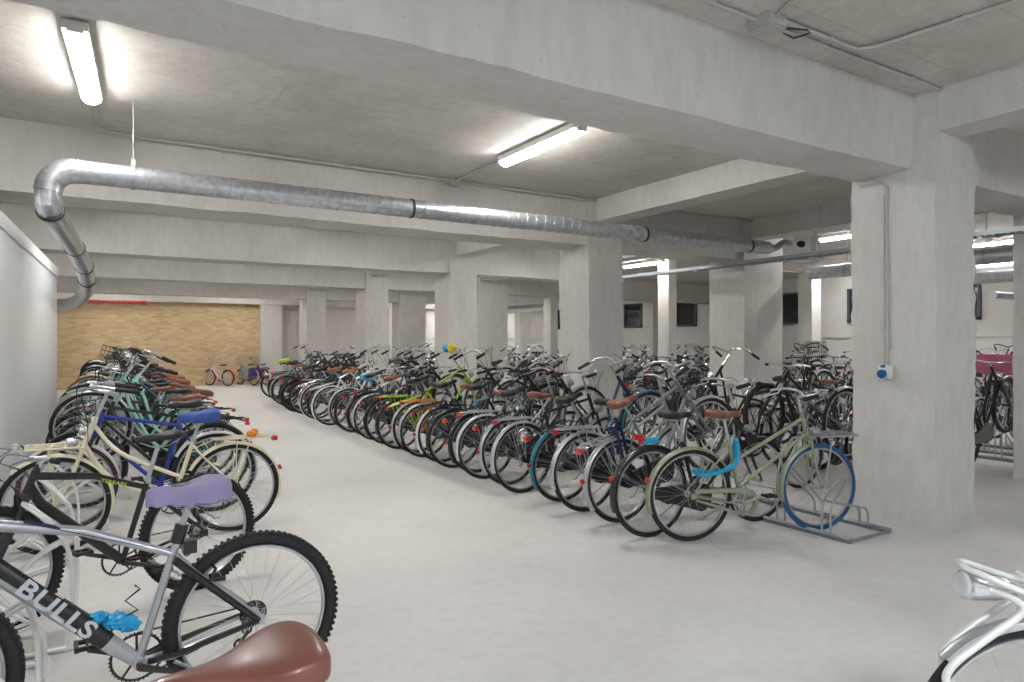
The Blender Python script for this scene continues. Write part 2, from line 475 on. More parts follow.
# glossy white rounded wall on the left
mb = MB()
pts = [(-1.5, .3), (-1.32, 2.0), (-.98, 4.2), (-.623, 6.5)]
A = Vector((-.623, 6.5)); B = Vector((-.445, 11.2)); d = (B - A).normalized()
for t in (.25, .5, .75, 1.0): pts.append(tuple(A + (B - A) * t))
ctr = B + Vector((-d.y, d.x)) * .9
st = math.atan2((B - ctr).y, (B - ctr).x)
for k in range(1, 13):
    an = st + k / 12 * R(110); pts.append((ctr.x + .9 * math.cos(an), ctr.y + .9 * math.sin(an)))
pts.append((-3.2, pts[-1][1] - .6))
def ribbon(pts, z0, z1, th, off=0.0):
    mb = MB(); rows = []
    for i, p in enumerate(pts):
        a = Vector(pts[max(0, i - 1)]); b = Vector(pts[min(len(pts) - 1, i + 1)]); t = (b - a).normalized(); nn = Vector((t.y, -t.x))
        o_ = Vector(p) + nn * off; i_ = Vector(p) - nn * th
        rows.append([(o_.x, o_.y, z0), (o_.x, o_.y, z1), (i_.x, i_.y, z1), (i_.x, i_.y, z0)])
    mb.grid(rows, closed_u=True, caps=True)
    return mb
tag(build('wall_panel', ribbon(pts, 0, 2.38, .1), MATS['gloss_white']), 'glossy white curved wall with rounded end at the left edge', 'wall', kind='structure')
tag(build('trim_5', ribbon(pts, 2.38, 2.5, .12, .012), MATS['white_plastic']), 'matt white coping along the top of the curved wall', 'trim', kind='structure')

# ------------------------------------------------------------------ services: ducts, conduits, lamps
def arc2(c, r, a0, a1, n, plane='xy', z=0):
    return [(c[0] + r * math.cos(a0 + (a1 - a0) * i / n), c[1] + r * math.sin(a0 + (a1 - a0) * i / n), z) for i in range(n + 1)]
DR = .086; DZ = 2.757; DY = 5.95
duct = empty('spiral_duct', (3, DY, DZ))
tag(duct, 'long round galvanised ventilation duct hanging below the ceiling', 'duct')
def rel(mb, o=duct):
    L = Vector(o.location); mb.v = [tuple(Vector(p) - L) for p in mb.v]; return mb
m = MB(); m.tube([(-.12, DY, DZ), (7.75, DY, DZ)], DR, 24); build('straight_run', rel(m), M_DUCT, duct)
m = MB()
x = .25
while x < 7.7:
    # spiral lock seam, drawn as slightly slanted rings
    m.tube([(x + .02 * math.cos(a), DY + DR * 1.015 * math.sin(a), DZ + DR * 1.015 * math.cos(a)) for a in [2 * PI * k / 20 for k in range(20)]], .0042, 4, closed=True)
    x += .115
build('spiral_seam', rel(m), MATS['galv'], duct)
DX = -.12
el = [(DX - .17 * math.sin(R(9 * k)), DY, DZ - .17 + .17 * math.cos(R(9 * k))) for k in range(11)]
m = MB(); m.tube(el, DR * 1.06, 24); m.tube([(DX, DY, DZ), (DX + .03, DY, DZ)], DR * 1.05, 24); build('elbow', rel(m), M_DUCT, duct)
segs = [(DX - .17, DY, DZ - .17), (DX - .17, DY, DZ - .24), (-.28, 6.02, 2.46), (-.25, 6.5, 2.44), (-.17, 7.9, 2.42), (-.10, 8.8, 2.32), (-.08, 9.4, 2.22), (-.10, 10.4, 2.15), (-.2, 11.5, 2.08), (-.5, 12.7, 2.02), (-1.2, 13.2, 2.0)]
m = MB(); m.tube(segs, DR, 24); build('branch_run', rel(m), M_DUCT, duct)
def ring(mb, p, t, r=DR * 1.08, w_=.018):
    p = Vector(p); t = Vector(t).normalized(); mb.tube([p - t * w_, p + t * w_], r, 24)
for i, (p, t) in enumerate([((.25, DY, DZ), (1, 0, 0)), ((2.55, DY, DZ), (1, 0, 0)), ((5.5, DY, DZ), (1, 0, 0)), ((7.35, DY, DZ), (1, 0, 0)),
             (segs[2], (.1, .5, -.2)), (segs[4], (.15, 1, -.05)), (segs[5], (.05, 1, -.15)), (segs[6], (0, 1, -.2))]):
    m = MB(); ring(m, p, t, w_=.010)
    if i < 1:
        m.cyl((p[0], p[1], p[2] + DR), (p[0], p[1], 3.36), .004, 6); m.box((p[0], p[1], p[2] + DR + .03), (.03, .03, .05))
    build('hanger_clamp', rel(m), MATS['steel_dark'] if i != 0 else MATS['galv'], duct)
m = MB(); m.tube([(7.72, DY, DZ), (7.85, DY, DZ), (7.95, DY, DZ + .03), (8.03, DY, DZ + .08), (8.1, DY, DZ + .10), (8.22, DY, DZ + .10)], .045, 14); build('flexible_end', rel(m), MATS['alu'], duct)
# plastic box and its black fitting
o = empty('fan_box', (8.30, 5.75, 2.52)); tag(o, 'white square ventilation box at the right end of the spiral duct', 'box')
m = MB(); m.box((0, 0, .24), (.18, .26, .36)); build('housing', m, MATS['white_plastic'], o, False)
m = MB(); m.lathe((-.09, .0, .3), (-1, 0, 0), [(0, .045), (.05, .045), (.05, .03), (.09, .03)], 12); build('inlet', m, MATS['black_matt'], o)
m = MB(); m.box((0, -.135, .24), (.14, .012, .28)); build('service_hatch', m, MATS['white_plastic'], o, False)

# second, dark duct under the tray + tray
o = empty('cable_tray', (8.15, 7.5, 2.62)); tag(o, 'perforated metal cable tray hung along the second column line', 'cable tray')
m = MB()
for s in (-1, 1):
    m.box((s * .1, -.6, .03), (.004, 8.0, .05))
y = -4.6
while y < 3.4:
    m.box((0, y, 0), (.2, .028, .006)); y += .07
m.box((-.03, -.6, .0), (.02, 8, .006)); m.box((.05, -.6, .0), (.02, 8, .006))
build('tray', m, MATS['galv'], o, False)
for y in (-4, -2, 0, 2):
    m = MB(); m.cyl((0, y, 0), (0, y, .75), .006, 6); m.box((0, y, -.02), (.26, .04, .02)); build('hanger', m, MATS['white_tube'], o)
m = MB(); m.tube([(-.03, -4.5, .03), (-.02, 0, .03), (-.03, 3.3, .03)], .012, 6); m.tube([(.03, -4.5, .03), (.035, 0, .03), (.03, 3.3, .03)], .016, 6); build('cables', m, MATS['charcoal'], o)
for (x, ya, yb, z, r, lab) in ((9.9, 3.6, 6.8, 2.6, .10, 'dark grey round duct below the lamp beyond the front pillar'), (13.9, 3.2, 8.2, 2.75, .2, 'thick grey duct under the lamp at the right picture edge'),
                         (12.4, 16.3, 20.6, 2.6, .12, 'grey ventilation duct far back between the columns'), (9.9, 17.0, 20.8, 2.62, .10, 'grey duct low under the ceiling behind the fourth pillar')):
    o = empty('round_duct', (x, ya, z)); tag(o, lab, 'duct')
    m = MB(); m.tube([(0, 0, 0), (0, yb - ya, 0)], r, 20); build('duct_pipe', m, M_DUCT, o)
    for q in (.2, .8):
        m = MB(); m.tube([(0, (yb - ya) * q - .02, 0), (0, (yb - ya) * q + .02, 0)], r * 1.05, 20); m.cyl((0, (yb - ya) * q, r), (0, (yb - ya) * q, 3.33 - z), .006, 6); build('hanger_clamp', m, MATS['galv'], o)
m = MB(); m.tube([(12.4, 5.2, 2.25), (17.45, 5.2, 2.25)], .055, 14); tag(build('drain_pipe', m, MATS['galv']), 'horizontal grey pipe below the thick duct at the right edge', 'pipe')
m = MB(); m.tube([(-.6, 24.38, 2.72), (1.25, 24.38, 2.72)], .035, 10); m.box((1.32, 24.38, 2.72), (.12, .08, .09)); m.box((-.62, 24.38, 2.72), (.12, .08, .09))
tag(build('red_pipe', m, MATS['red_pipe']), 'red sprinkler pipe along the top of the brick wall', 'pipe')

def conduit(pts, label, r=.011, clips=.5):
    o = empty('conduit', pts[0]); tag(o, label, 'conduit', group='surface-mounted cable conduits')
    L = Vector(pts[0]); P = [Vector(p) - L for p in pts]
    m = MB(); m.tube(P, r, 8); build('pipe', m, MATS['conduit'], o)
    for a, b in zip(P, P[1:]):
        l = (b - a).length; k = clips
        while k < l - .1:
            m = MB(); q = a + (b - a) * (k / l); m.box(q, (.03, .03, .03)); build('clip', m, MATS['conduit'], o, False); k += clips
    return o
conduit([(5.6, 2.68, 3.43), (3.5, 2.68, 3.43), (2.2, 2.68, 3.43), (.5, 2.68, 3.43)], 'grey conduit on the ceiling along the big front beam', .013)
conduit([(3.5, 2.60, 3.43), (4.28, 2.60, 3.43), (4.36, 2.5, 3.43), (4.44, 1.8, 3.43), (4.5, .2, 3.43)], 'bent grey conduit turning away from the ceiling junction box', .013)
conduit([(3.45, 2.6, 3.43), (3.25, 2.2, 3.43), (3.1, 1.0, 3.43)], 'short conduit leaving the junction box towards the viewer', .013)
conduit([(-.0, 6.02, 3.34), (.0, 6.72, 3.34), (.1, 6.92, 3.34), (.3, 6.96, 3.34), (5.6, 6.96, 3.34)], 'long conduit from the left lamp along the second beam', .013)
conduit([(3.52, 5.9, 3.34), (3.52, 6.94, 3.34)], 'short conduit joining the middle lamp to the long conduit')
conduit([(8.6, 6.9, 3.34), (6.2, 6.96, 3.34)], 'conduit along the second beam right of the second pillar')
conduit([(X0, 11.02, 3.33), (5.5, 11.02, 3.33)], 'conduit in the shade along the top of the third beam')
conduit([(10.6, 7.2, 3.3), (10.6, 3.6, 3.3)], 'thin conduit carrying the row of lamps left of the front pillar')
conduit([(5.49, 3.30, 2.80), (5.49, 3.12, 2.80), (5.49, 3.073, 2.76), (5.49, 3.073, 1.29)], 'vertical conduit on the front pillar leading down to the blue socket', .011, .33)
conduit([(5.49, 3.095, 2.7), (5.49, 3.095, 1.3)], 'thin second cable beside the vertical conduit on the front pillar', .004, 3)
o = empty('junction_box', (3.452, 2.66, 3.42)); tag(o, 'square grey ceiling junction box where three conduits meet', 'junction box')
m = MB(); m.box((0, 0, 0), (.16, .16, .07)); build('housing', m, MATS['conduit'], o, False)
m = MB(); m.box((0, 0, -.04), (.14, .14, .012)); build('cover', m, MATS['conduit'], o, False)
m = MB(); m.tube([(.16, -.02, .0), (.25, -.1, -.02), (.34, -.06, 0), (.3, .03, -.01), (.2, .03, 0)], .006, 6); build('cable_loop', m, MATS['charcoal'], o)
o = empty('junction_box', (3.52, 6.97, 3.33)); tag(o, 'small grey junction box above the duct near the middle lamp', 'junction box')
m = MB(); m.box((0, 0, 0), (.13, .1, .07)); build('housing', m, MATS['conduit'], o, False)
m = MB(); m.box((0, 0, -.04), (.11, .08, .012)); build('cover', m, MATS['conduit'], o, False)
o = empty('power_socket', (5.497, 3.073, 1.19)); tag(o, 'blue industrial power socket on the front pillar', 'socket')
m = MB(); m.box((-.03, 0, .06), (.06, .085, .11)); build('back_box', m, MATS['white_plastic'], o, False)
m = MB(); m.lathe((-.055, .0, .05), (-.97, .0, -.2), [(0, .030), (.02, .033), (.028, .033), (.03, .037), (.040, .037), (.043, .030)], 8); build('socket_cap', m, MATS['blue_socket'], o)
m = MB(); m.box((-.06, 0, .105), (.03, .03, .02)); build('hinge', m, MATS['blue_socket'], o, False)

def lamp(x, y, z, label, ln=1.27, drop=0, mk='lamp', group='linear ceiling lamps'):
    o = empty('ceiling_lamp', (x, y, z)); tag(o, label, 'lamp', group=group)
    m = MB(); m.box((0, 0, .014), (.134, ln, .056)); build('housing', m, MATS['white_plastic'], o, False)
    m = MB()
    rows = []
    n = 8
    for yy, sc in ((-ln / 2, .6), (-ln / 2 + .02, 1), (ln / 2 - .02, 1), (ln / 2, .6)):
        rows.append([(math.cos(PI + PI * k / n) * .064 * sc, yy, -.012 + math.sin(PI + PI * k / n) * .05 * sc) for k in range(n + 1)])
    m.grid(rows, closed_u=True, caps=True)
    build('diffuser', m, MATS[mk], o)
    for s in (-1, 1):
        m = MB(); m.box((0, s * (ln / 2 + .01), -.01), (.09, .02, .05)); build('end_cap', m, MATS['white_plastic'], o, False)
    if drop:
        for s in (-.4, .4):
            m = MB(); m.cyl((0, s, .02), (0, s, drop), .004, 6); build('suspension_rod', m, MATS['white_tube'], o)
    return o
LZ = 3.32
lamp(-.06, 5.3, LZ, 'bright linear lamp at the upper left above the duct').rotation_euler = (0, 0, R(-3.5))
lamp(3.52, 5.22, LZ, 'bright linear lamp hanging in the middle bay near the top centre')
lamp(10.7, 11.6, 3.28, 'linear lamp seen just right of the second pillar')
lamp(10.6, 6.45, 3.26, 'linear lamp seen at the left side of the front pillar')
lamp(10.5, 17.1, 3.28, 'linear lamp seen just right of the third pillar')
lamp(13.75, 5.55, 3.28, 'linear lamp beyond the front pillar at the right picture edge')
lamp(10.3, 22.9, 3.2, 'small distant lamp seen between the third and fourth pillars')
lamp(15.2, 23.5, 2.95, 'small distant lamp near the far right corner window')
lamp(12.0, 23.9, 2.95, 'tiny distant lamp just left of the third pillar')
lamp(16.2, 10.2, 3.25, 'lamp close to the slender column near the high windows')
lamp(14.6, 8.3, 2.92, 'lamp partly hidden by the front pillar near the high windows', drop=.4)
for (x, y) in ((-.04, 9.3), (3.52, 9.3), (-.04, 13.6), (3.52, 13.6), (-.04, 18.3), (3.52, 18.3), (.5, 23.0), (4.0, 23.0), (7.2, 9.3), (7.2, 13.6), (7.2, 18.3), (13.8, 1.0), (13.9, 18.5), (10.8, 1.2)):
    lamp(x, y, 3.31, 'linear ceiling lamp hidden from view between the deep beams', group='lamps hidden between the beams')
for (x, y) in ((-.1, -1.3), (3.3, -2.6), (8.8, -1.5)):
    lamp(x, y, 3.40, 'ceiling lamp behind the viewer, ' + {-.1: 'leftmost', 3.3: 'in the middle', 8.8: 'rightmost'}[x], mk='lamp_cool', group='lamps behind the viewer')

# ------------------------------------------------------------------ bicycles
def P3(x, y, z): return Vector((x, y, z))
def smooth_path(pts, n=4):
    """Catmull-Rom through the points"""
    P = [Vector(p) for p in pts]; out = []
    for i in range(len(P) - 1):
        a = P[max(0, i - 1)]; b = P[i]; c = P[i + 1]; d = P[min(len(P) - 1, i + 2)]
        for k in range(n):
            t = k / n
            out.append(.5 * ((2 * b) + (c - a) * t + (2 * a - 5 * b + 4 * c - d) * t * t + (3 * b - a - 3 * c + d) * t ** 3))
    out.append(P[-1]); return out

def saddle_mb(kind='city', fine=False):
    """kind: city (wide), sport (narrow)"""
    mb = MB(); n = 32 if fine else 14
    if kind == 'city':
        prof = [(-.135, .035, -.012, .02), (-.128, .068, .004, .045), (-.105, .090, .014, .06), (-.07, .097, .012, .062), (-.03, .082, .004, .055), (.01, .055, -.004, .045), (.05, .036, -.006, .038), (.09, .027, -.006, .034), (.125, .022, -.010, .03), (.14, .012, -.018, .018)]
    else:
        prof = [(-.135, .03, .0, .012), (-.128, .055, .012, .025), (-.10, .070, .016, .036), (-.06, .066, .012, .036), (-.02, .048, .006, .032), (.03, .030, .003, .03), (.08, .022, .002, .028), (.125, .019, -.002, .025), (.14, .010, -.010, .015)]
    if fine:
        q = []
        for i in range(len(prof) - 1):
            for k in range(4):
                t = k / 4; p0_ = prof[max(0, i - 1)]; p3_ = prof[min(len(prof) - 1, i + 2)]
                q.append(tuple(.5 * ((2 * b1_) + (c1_ - a1_) * t + (2 * a1_ - 5 * b1_ + 4 * c1_ - d1_) * t * t + (3 * b1_ - a1_ - 3 * c1_ + d1_) * t ** 3) for a1_, b1_, c1_, d1_ in zip(p0_, prof[i], prof[i + 1], p3_)))
        prof = q + [prof[-1]]
    rows = []
    for (x, hw, zt, dp) in prof:
        row = []
        for j in range(n):
            a = 2 * PI * j / n; cs, sn = math.cos(a), math.sin(a)
            yy = hw * math.copysign(abs(cs) ** .8, cs)
            zz = zt + (sn * .018 if sn > 0 else -abs(sn) ** .6 * dp * (1 - .35 * (1 - abs(cs))))
            row.append((x, yy, zz))
        rows.append(row)
    mb.grid(rows[::-1], closed_u=True, caps=True)
    return mb

def mudguard(mb, c, r, a0, a1, w_=.027, n=22):
    rows = []
    for i in range(n + 1):
        a = a0 + (a1 - a0) * i / n; row = []
        for (q, dr) in ((-1, -.014), (-.7, 0), (0, .006), (.7, 0), (1, -.014), (1, -.0165), (.7, -.003), (0, .003), (-.7, -.003), (-1, -.0165)):
            rr = r + dr; row.append((c[0] + rr * math.cos(a), c[1] + q * w_, c[2] + rr * math.sin(a)))
        rows.append(row)
    mb.grid(rows, closed_u=True, caps=True)

BIKE_STYLES = {}
def bike_geo(style, r=.345, tr=.017, wb=1.08, fine=False, guards=True, carrier=True, bars='swept', sad='city', chaincase=True, knobby=False, front_rack=False, basket=False, seat_up=0.0, fk=None):
    """returns (list of parts) ; a part is (name, mesh, material key, [sub-parts])"""
    key = (style, r, tr, wb, fine, guards, carrier, bars, sad, chaincase, knobby, front_rack, basket, seat_up, fk)
    if key in BIKE_STYLES: return BIKE_STYLES[key]
    S = 1.0
    nt = 52 if fine else 30; ts = 10 if fine else 7
    tube_n = 10 if fine else 7
    parts = []
    def part(name, mb, k, subs=()):
        e = (name, mb.mesh(name, MATS['grey']), k, list(subs)); parts.append(e); return e
    def sub(name, mb, k): return (name, mb.mesh(name, MATS['grey']), k)
    RA = P3(0, 0, r); FA = P3(wb, 0, r)
    hs = {'mtb': 0, 'kid': 0}
    kidk = r / .345 if r < .3 else 1.0
    BB = P3(.43 * (.8 if kidk < 1 else 1), 0, .275 * (kidk if kidk < 1 else 1))
    sa = R(77 if style == 'mixte' else 73)
    stl = {'mtb': .44, 'diamond': .54, 'step': .47, 'mixte': .50, 'curve': .48, 'kid': .30}[style]
    ST = BB + P3(-math.cos(sa), 0, math.sin(sa)) * stl
    ha = R(69); hd = P3(-math.cos(ha), 0, math.sin(ha))
    crown = FA + P3(-.165, 0, .385) if kidk == 1 else FA + P3(-.12, 0, r * .95 + .03)
    if style == 'mixte': crown = FA + P3(-.105, 0, .395); ha = R(74); hd = P3(-math.cos(ha), 0, math.sin(ha))
    if style == 'mtb': crown = FA + P3(-.175, 0, fk or .43)
    hl = {'mtb': .12, 'diamond': .19, 'step': .2, 'mixte': .17, 'curve': .2, 'kid': .1}[style]
    HB = crown + hd * .012; HT = HB + hd * hl
    # wheels
    for nm, A in (('front_wheel', FA), ('rear_wheel', RA)):
        w_ = MB()
        w_.torus(A, r - tr * 2 - .008, .008, nt, 6, ry=.011)
        hub_r = .018 if nm == 'front_wheel' else .026
        w_.lathe(A + P3(0, -.05, 0), (0, 1, 0), [(0, .008), (.012, .008), (.013, hub_r), (.02, hub_r), (.022, hub_r * .7), (.078, hub_r * .7), (.08, hub_r), (.087, hub_r), (.088, .008), (.1, .008)], 12)
        ns = 32 if fine else 22; sr = .0011 if fine else .0013
        for k in range(ns):
            a = 2 * PI * k / ns; s = 1 if k % 2 else -1; da = (.5 if (k // 2) % 2 else -.5) * 1.1
            p = A + P3(math.cos(a + da) * hub_r * .95, s * .033, math.sin(a + da) * hub_r * .95)
            q = A + P3(math.cos(a) * (r - tr * 2 - .012), 0, math.sin(a) * (r - tr * 2 - .012))
            w_.tube([p, q], sr, 3, cap=False)
        t_ = MB(); t_.torus(A, r - tr, tr, nt, ts)
        if knobby:
            nk = 84
            for k in range(nk):
                a = 2 * PI * k / nk
                for s in (-1, 1):
                    c = A + P3(math.cos(a) * (r - .0045), s * tr * .5, math.sin(a) * (r - .0045))
                    t_.box(c, (.010, tr * .75, .013), rot=Matrix.Rotation(-a, 3, 'Y'))
        part(nm, w_, 'rim', [sub('tire', t_, 'front_tire' if nm == 'front_wheel' else 'tire')])
    # frame
    f = MB(); T = .0155
    if style == 'diamond':
        f.tube([ST + P3(0, 0, -.02), HT + hd * -.03], .0145, tube_n); f.tube([HB + hd * .03, BB], .0165, tube_n)
    elif style == 'mtb':
        f.tube([ST + P3(.01, 0, -.03), ST.lerp(HT, .5) + P3(0, 0, .0), HT + hd * -.03], [.015, .018, .022], tube_n)
        f.tube([HB + hd * .035, HB.lerp(BB, .15), HB.lerp(BB, .5), HB.lerp(BB, .85), BB], [.028, .034, .036, .032, .024] if r >= .35 else .026, tube_n + 4, flat=.8)
    elif style == 'mixte':
        s1 = BB.lerp(ST, .62)
        f.tube([HT + hd * -.025, s1], .0145, tube_n); f.tube([HB + hd * .02, BB.lerp(ST, .22)], .0145, tube_n)
    elif style == 'step':
        f.tube(smooth_path([HB + hd * .03, HB + P3(-.10, 0, -.13), BB + P3(.14, 0, .09), BB + P3(.02, 0, .01)], 5), .0165, tube_n)
        f.tube(smooth_path([HT + hd * -.04, HT + P3(-.12, 0, -.2), BB + P3(.12, 0, .2), BB.lerp(ST, .30)], 5), .0145, tube_n)
    elif style == 'curve':
        f.tube(smooth_path([HB + hd * .02, HB + P3(-.16, 0, -.23), BB + P3(.1, 0, .06), BB], 5), .016, tube_n)
        f.tube(smooth_path([HT + hd * -.03, HT + P3(-.15, 0, -.24), BB.lerp(ST, .45) + P3(.1, 0, .03), BB.lerp(ST, .42)], 5), .0145, tube_n)
    elif style == 'kid':
        f.tube(smooth_path([HB + hd * .03, HB + P3(-.1, 0, -.1), BB], 4), .017, tube_n)
        f.tube([HT + hd * -.02, BB.lerp(ST, .6)], .014, tube_n)
    f.tube([BB, ST], T, tube_n); f.tube([HB, HT], .019, tube_n + 2); f.cyl(BB + P3(0, -.036, 0), BB + P3(0, .036, 0), .022, 12)
    for s in (-1, 1):
        y = s * .055; dx = P3(0, y, 0)
        m1 = BB + P3(-.06, s * .025, 0)
        f.tube([BB + P3(-.01, s * .015, 0), m1 + P3(-.05, s * .014, 0), RA + dx + P3(.02, 0, -.004)], .0085, tube_n - 1)
        f.tube([BB.lerp(ST, .93) + P3(-.008, s * .012, 0), BB.lerp(ST, .93).lerp(RA, .25) + P3(0, s * .035, 0), RA + dx + P3(0, 0, .02)], .0075, tube_n - 1)
        f.box(RA + dx, (.05, .005, .04))
    part('frame', f, 'frame')
    # fork
    k = MB(); cz = crown + P3(.0, 0, 0)
    k.cyl(HT - hd * .02, HT + hd * .03, .015, 10)
    k.box(cz, (.035, .11 if style == 'mtb' else .09, .028))
    for s in (-1, 1):
        if style == 'mtb':
            k.tube([cz + P3(0, s * .050, -.0), cz.lerp(FA, .45) + P3(0, s * .057, 0)], .014, tube_n)
            k.tube([cz.lerp(FA, .4) + P3(0, s * .057, 0), FA + P3(-.012, s * .057, 0)], .019, tube_n)
        else:
            k.tube(smooth_path([cz + P3(0, s * .04, 0), cz.lerp(FA, .55) + P3(-.015, s * .048, 0), FA + P3(-.03, s * .052, .06), FA + P3(0, s * .052, 0)], 4), [.0135] * 5 + [.011] * 4 + [.008] * 4, tube_n)
    part('fork', k, 'fork')
    # stem, handlebar, grips
    hb = MB()
    rise = {'swept': .15, 'high': .22, 'flat': .06, 'kid': .12}[bars]
    top = HT + hd * rise; cl = top + P3(.06, 0, .005)
    hb.tube([HT, top], .0125, tube_n); hb.tube([top + P3(-.01, 0, 0), cl], .014, tube_n)
    wd = 1.0 if bars != 'kid' else .85
    if bars in ('swept', 'high'):
        L_ = [(0, 0, 0), (.03, .06, .012), (.045, .15, .035), (.0, .25, .045), (-.09, .285, .03), (-.23, .30, .005)]
        gs = 4
    elif bars == 'kid':
        L_ = [(0, 0, 0), (.0, .07, .02), (-.02, .12, .10), (-.05, .2, .13), (-.08, .26, .13), (-.10, .30, .125)]
        gs = 4
    else:
        L_ = [(0, 0, 0), (0, .08, .004), (-.006, .15, .018), (-.02, .2, .02), (-.035, .26, .02), (-.045, .305, .02)]
        gs = 4
    grips = []; levers = []
    for s in (-1, 1):
        path = [cl + P3(a, s * b * wd, c) for a, b, c in L_]
        hb.tube(smooth_path(path, 4 if fine else 3), .0112, tube_n)
        g = MB(); a = path[gs].lerp(path[5], .1); b = path[5] + (path[5] - path[4]).normalized() * .01
        dd = (b - a)
        g.tube([a, a + dd * .03, a + dd * .5, a + dd * .95, b], [.012, .0165, .0158, .0175, .014], tube_n)
        grips.append(sub('grip', g, 'grip'))
        l = MB(); d0 = path[3].lerp(path[4], .3)
        e = a.lerp(b, .75) + P3(.035, 0, -.035) if bars in ('swept', 'high') else a.lerp(b, .8) + P3(.07, 0, -.02)
        l.tube([d0, d0.lerp(e, .2) + P3(.02, 0, -.018), e], .0052, 5); levers.append(sub('brake_lever', l, 'metal'))
    subs = grips + levers
    bl = MB(); q = cl + P3(.02, -.13 * wd, .05); bl.lathe(q, (0, 0, 1), [(-.012, .022), (0, .024), (.012, .019), (.018, .008)], 12); subs.append(sub('bell', bl, 'metal'))
    part('handlebar', hb, 'metal', subs)
    # cables
    cb = MB()
    for s in (-1, 1):
        a = cl + P3(.02, s * .19, .03)
        cb.tube(smooth_path([a, a + P3(.10, -s * .05, .02), cl + P3(.13, s * .03, -.06), crown + P3(.05, s * .02, .05), crown + P3(.02, s * .01, -.02)], 5), .0025, 4)
        cb.tube(smooth_path([a, a + P3(.08, -s * .08, -.04), HT + P3(.05, s * .03, .0), HB + P3(-.03, s * .02, .02)], 5), .0025, 4)
    part('brake_cable', cb, 'cable')
    # saddle
    sh = {'mtb': .17, 'diamond': .12, 'step': .16, 'mixte': .14, 'curve': .15, 'kid': .14}[style] + seat_up
    SP = ST + P3(-math.cos(sa), 0, math.sin(sa)) * sh
    p = MB(); p.tube([BB.lerp(ST, .9), SP], .0125, tube_n); p.cyl(ST + P3(-.002, 0, -.01), ST + P3(-.008, 0, .02), .0185, 12); part('seat_post', p, 'metal')
    sd = saddle_mb(sad, fine); o_ = SP + P3(.0, 0, .055); sd.v = [tuple(Vector(v) + o_) for v in sd.v]
    sr_ = MB()
    for s in (-1, 1):
        sr_.tube([o_ + P3(-.1, s * .04, -.02), o_ + P3(-.05, s * .022, -.052), o_ + P3(.03, s * .022, -.052), o_ + P3(.10, s * .008, -.02)], .0035, 5)
    if sad == 'city':
        for s in (-1, 1):
            sr_.tube([o_ + P3(-.085 + .018 * math.cos(t), s * .045 + .018 * math.sin(t), -.055 + .035 * t / (6 * PI)) for t in [j * PI / 4 for j in range(25)]], .0028, 4)
    part('saddle', sd, 'saddle', [sub('saddle_rail', sr_, 'metal')])
    # drivetrain (right side is -y when facing +x)
    cr = MB(); cy = -.045
    ring_r = .088 if style != 'kid' else .06
    cr.torus(BB + P3(0, cy, 0), ring_r, .005, 32, 6, ry=.0025)
    for k_ in range(5):
        a = 2 * PI * k_ / 5 + .3; cr.tube([BB + P3(0, cy, 0), BB + P3(math.cos(a) * ring_r, cy, math.sin(a) * ring_r)], .006, 4, flat=.4)
    if fine:
        for k_ in range(38):
            a = 2 * PI * k_ / 38; cr.box(BB + P3(math.cos(a) * (ring_r + .006), cy, math.sin(a) * (ring_r + .006)), (.006, .002, .005), rot=Matrix.Rotation(-a, 3, 'Y'))
    cr.lathe(BB + P3(0, cy - .005, 0), (0, 1, 0), [(0, .022), (.012, .022)], 12)
    cl_ = .17 if style != 'kid' else .11
    ca = R(20); cd = P3(math.cos(ca), 0, math.sin(ca))
    ends = []
    for s, y in ((1, -.062), (-1, .062)):
        e = BB + cd * cl_ * s + P3(0, y * 1.15, 0)
        cr.tube([BB + P3(0, y, 0), e], [.014, .010], 6, flat=.6); cr.cyl(BB + P3(0, y * .6, 0), BB + P3(0, y, 0), .012, 8); ends.append((e, y))
    psubs = []
    for e, y in ends:
        pm = MB(); sg = math.copysign(1, y)
        pc = e + P3(0, sg * .055, 0)
        pm.cyl(e, pc + P3(0, sg * .04, 0), .006, 6)
        for dx in (-.036, .036): pm.box(pc + P3(dx, 0, 0), (.014, .085, .02))
        for dy in (-.036, .036): pm.box(pc + P3(0, dy, 0), (.078, .012, .016))
        psubs.append(sub('pedal', pm, 'black_matt'))
    part('crankset', cr, 'crank', psubs)
    if chaincase:
        cc = MB(); n = 14; hh = ring_r + .022; h2 = .045
        def stadium(y):
            o = []
            for j in range(n + 1):
                a = -PI / 2 + PI * j / n; o.append((BB.x + hh * math.cos(a), y, BB.z + hh * math.sin(a)))
            for j in range(n + 1):
                a = PI / 2 + PI * j / n; o.append((RA.x + h2 * math.cos(a), y, RA.z + h2 * math.sin(a)))
            return o
        if chaincase == 'open':     # a frame-like guard with a slot, covering the top run
            o1 = []; 
            for yy in (-.068, -.036):
                row = []
                for j in range(9):
                    a = R(-60) + R(150) * j / 8; row.append((BB.x + hh * math.cos(a), yy, BB.z + hh * math.sin(a)))
                row += [(RA.x + .05, yy, RA.z + .05), (RA.x + .0, yy, RA.z + .045), (RA.x + .0, yy, RA.z + .02), (RA.x + .05, yy, RA.z + .022)]
                for j in range(9):
                    a = R(90) - R(150) * j / 8; row.append((BB.x + (hh - .03) * math.cos(a), yy, BB.z + (hh - .03) * math.sin(a)))
                o1.append(row)
            cc.grid(o1, closed_u=True); 
            nn_ = len(o1[0]); V0 = 0
            for yi in (0, 1):
                base = o1[yi]
                outer = base[:11]; inner = base[11:][::-1]
                inner = inner[:9][::1] + inner[9:]
                # quads between the outer and the inner outline
                ins = base[13:]
                for j in range(8): cc.add([base[j], base[j + 1], ins[8 - j - 1], ins[8 - j]], [(0, 1, 2, 3)])
                cc.add([base[8], base[9], base[12], ins[0]], [(0, 1, 2, 3)]); cc.add([base[9], base[10], base[11], base[12]], [(0, 1, 2, 3)])
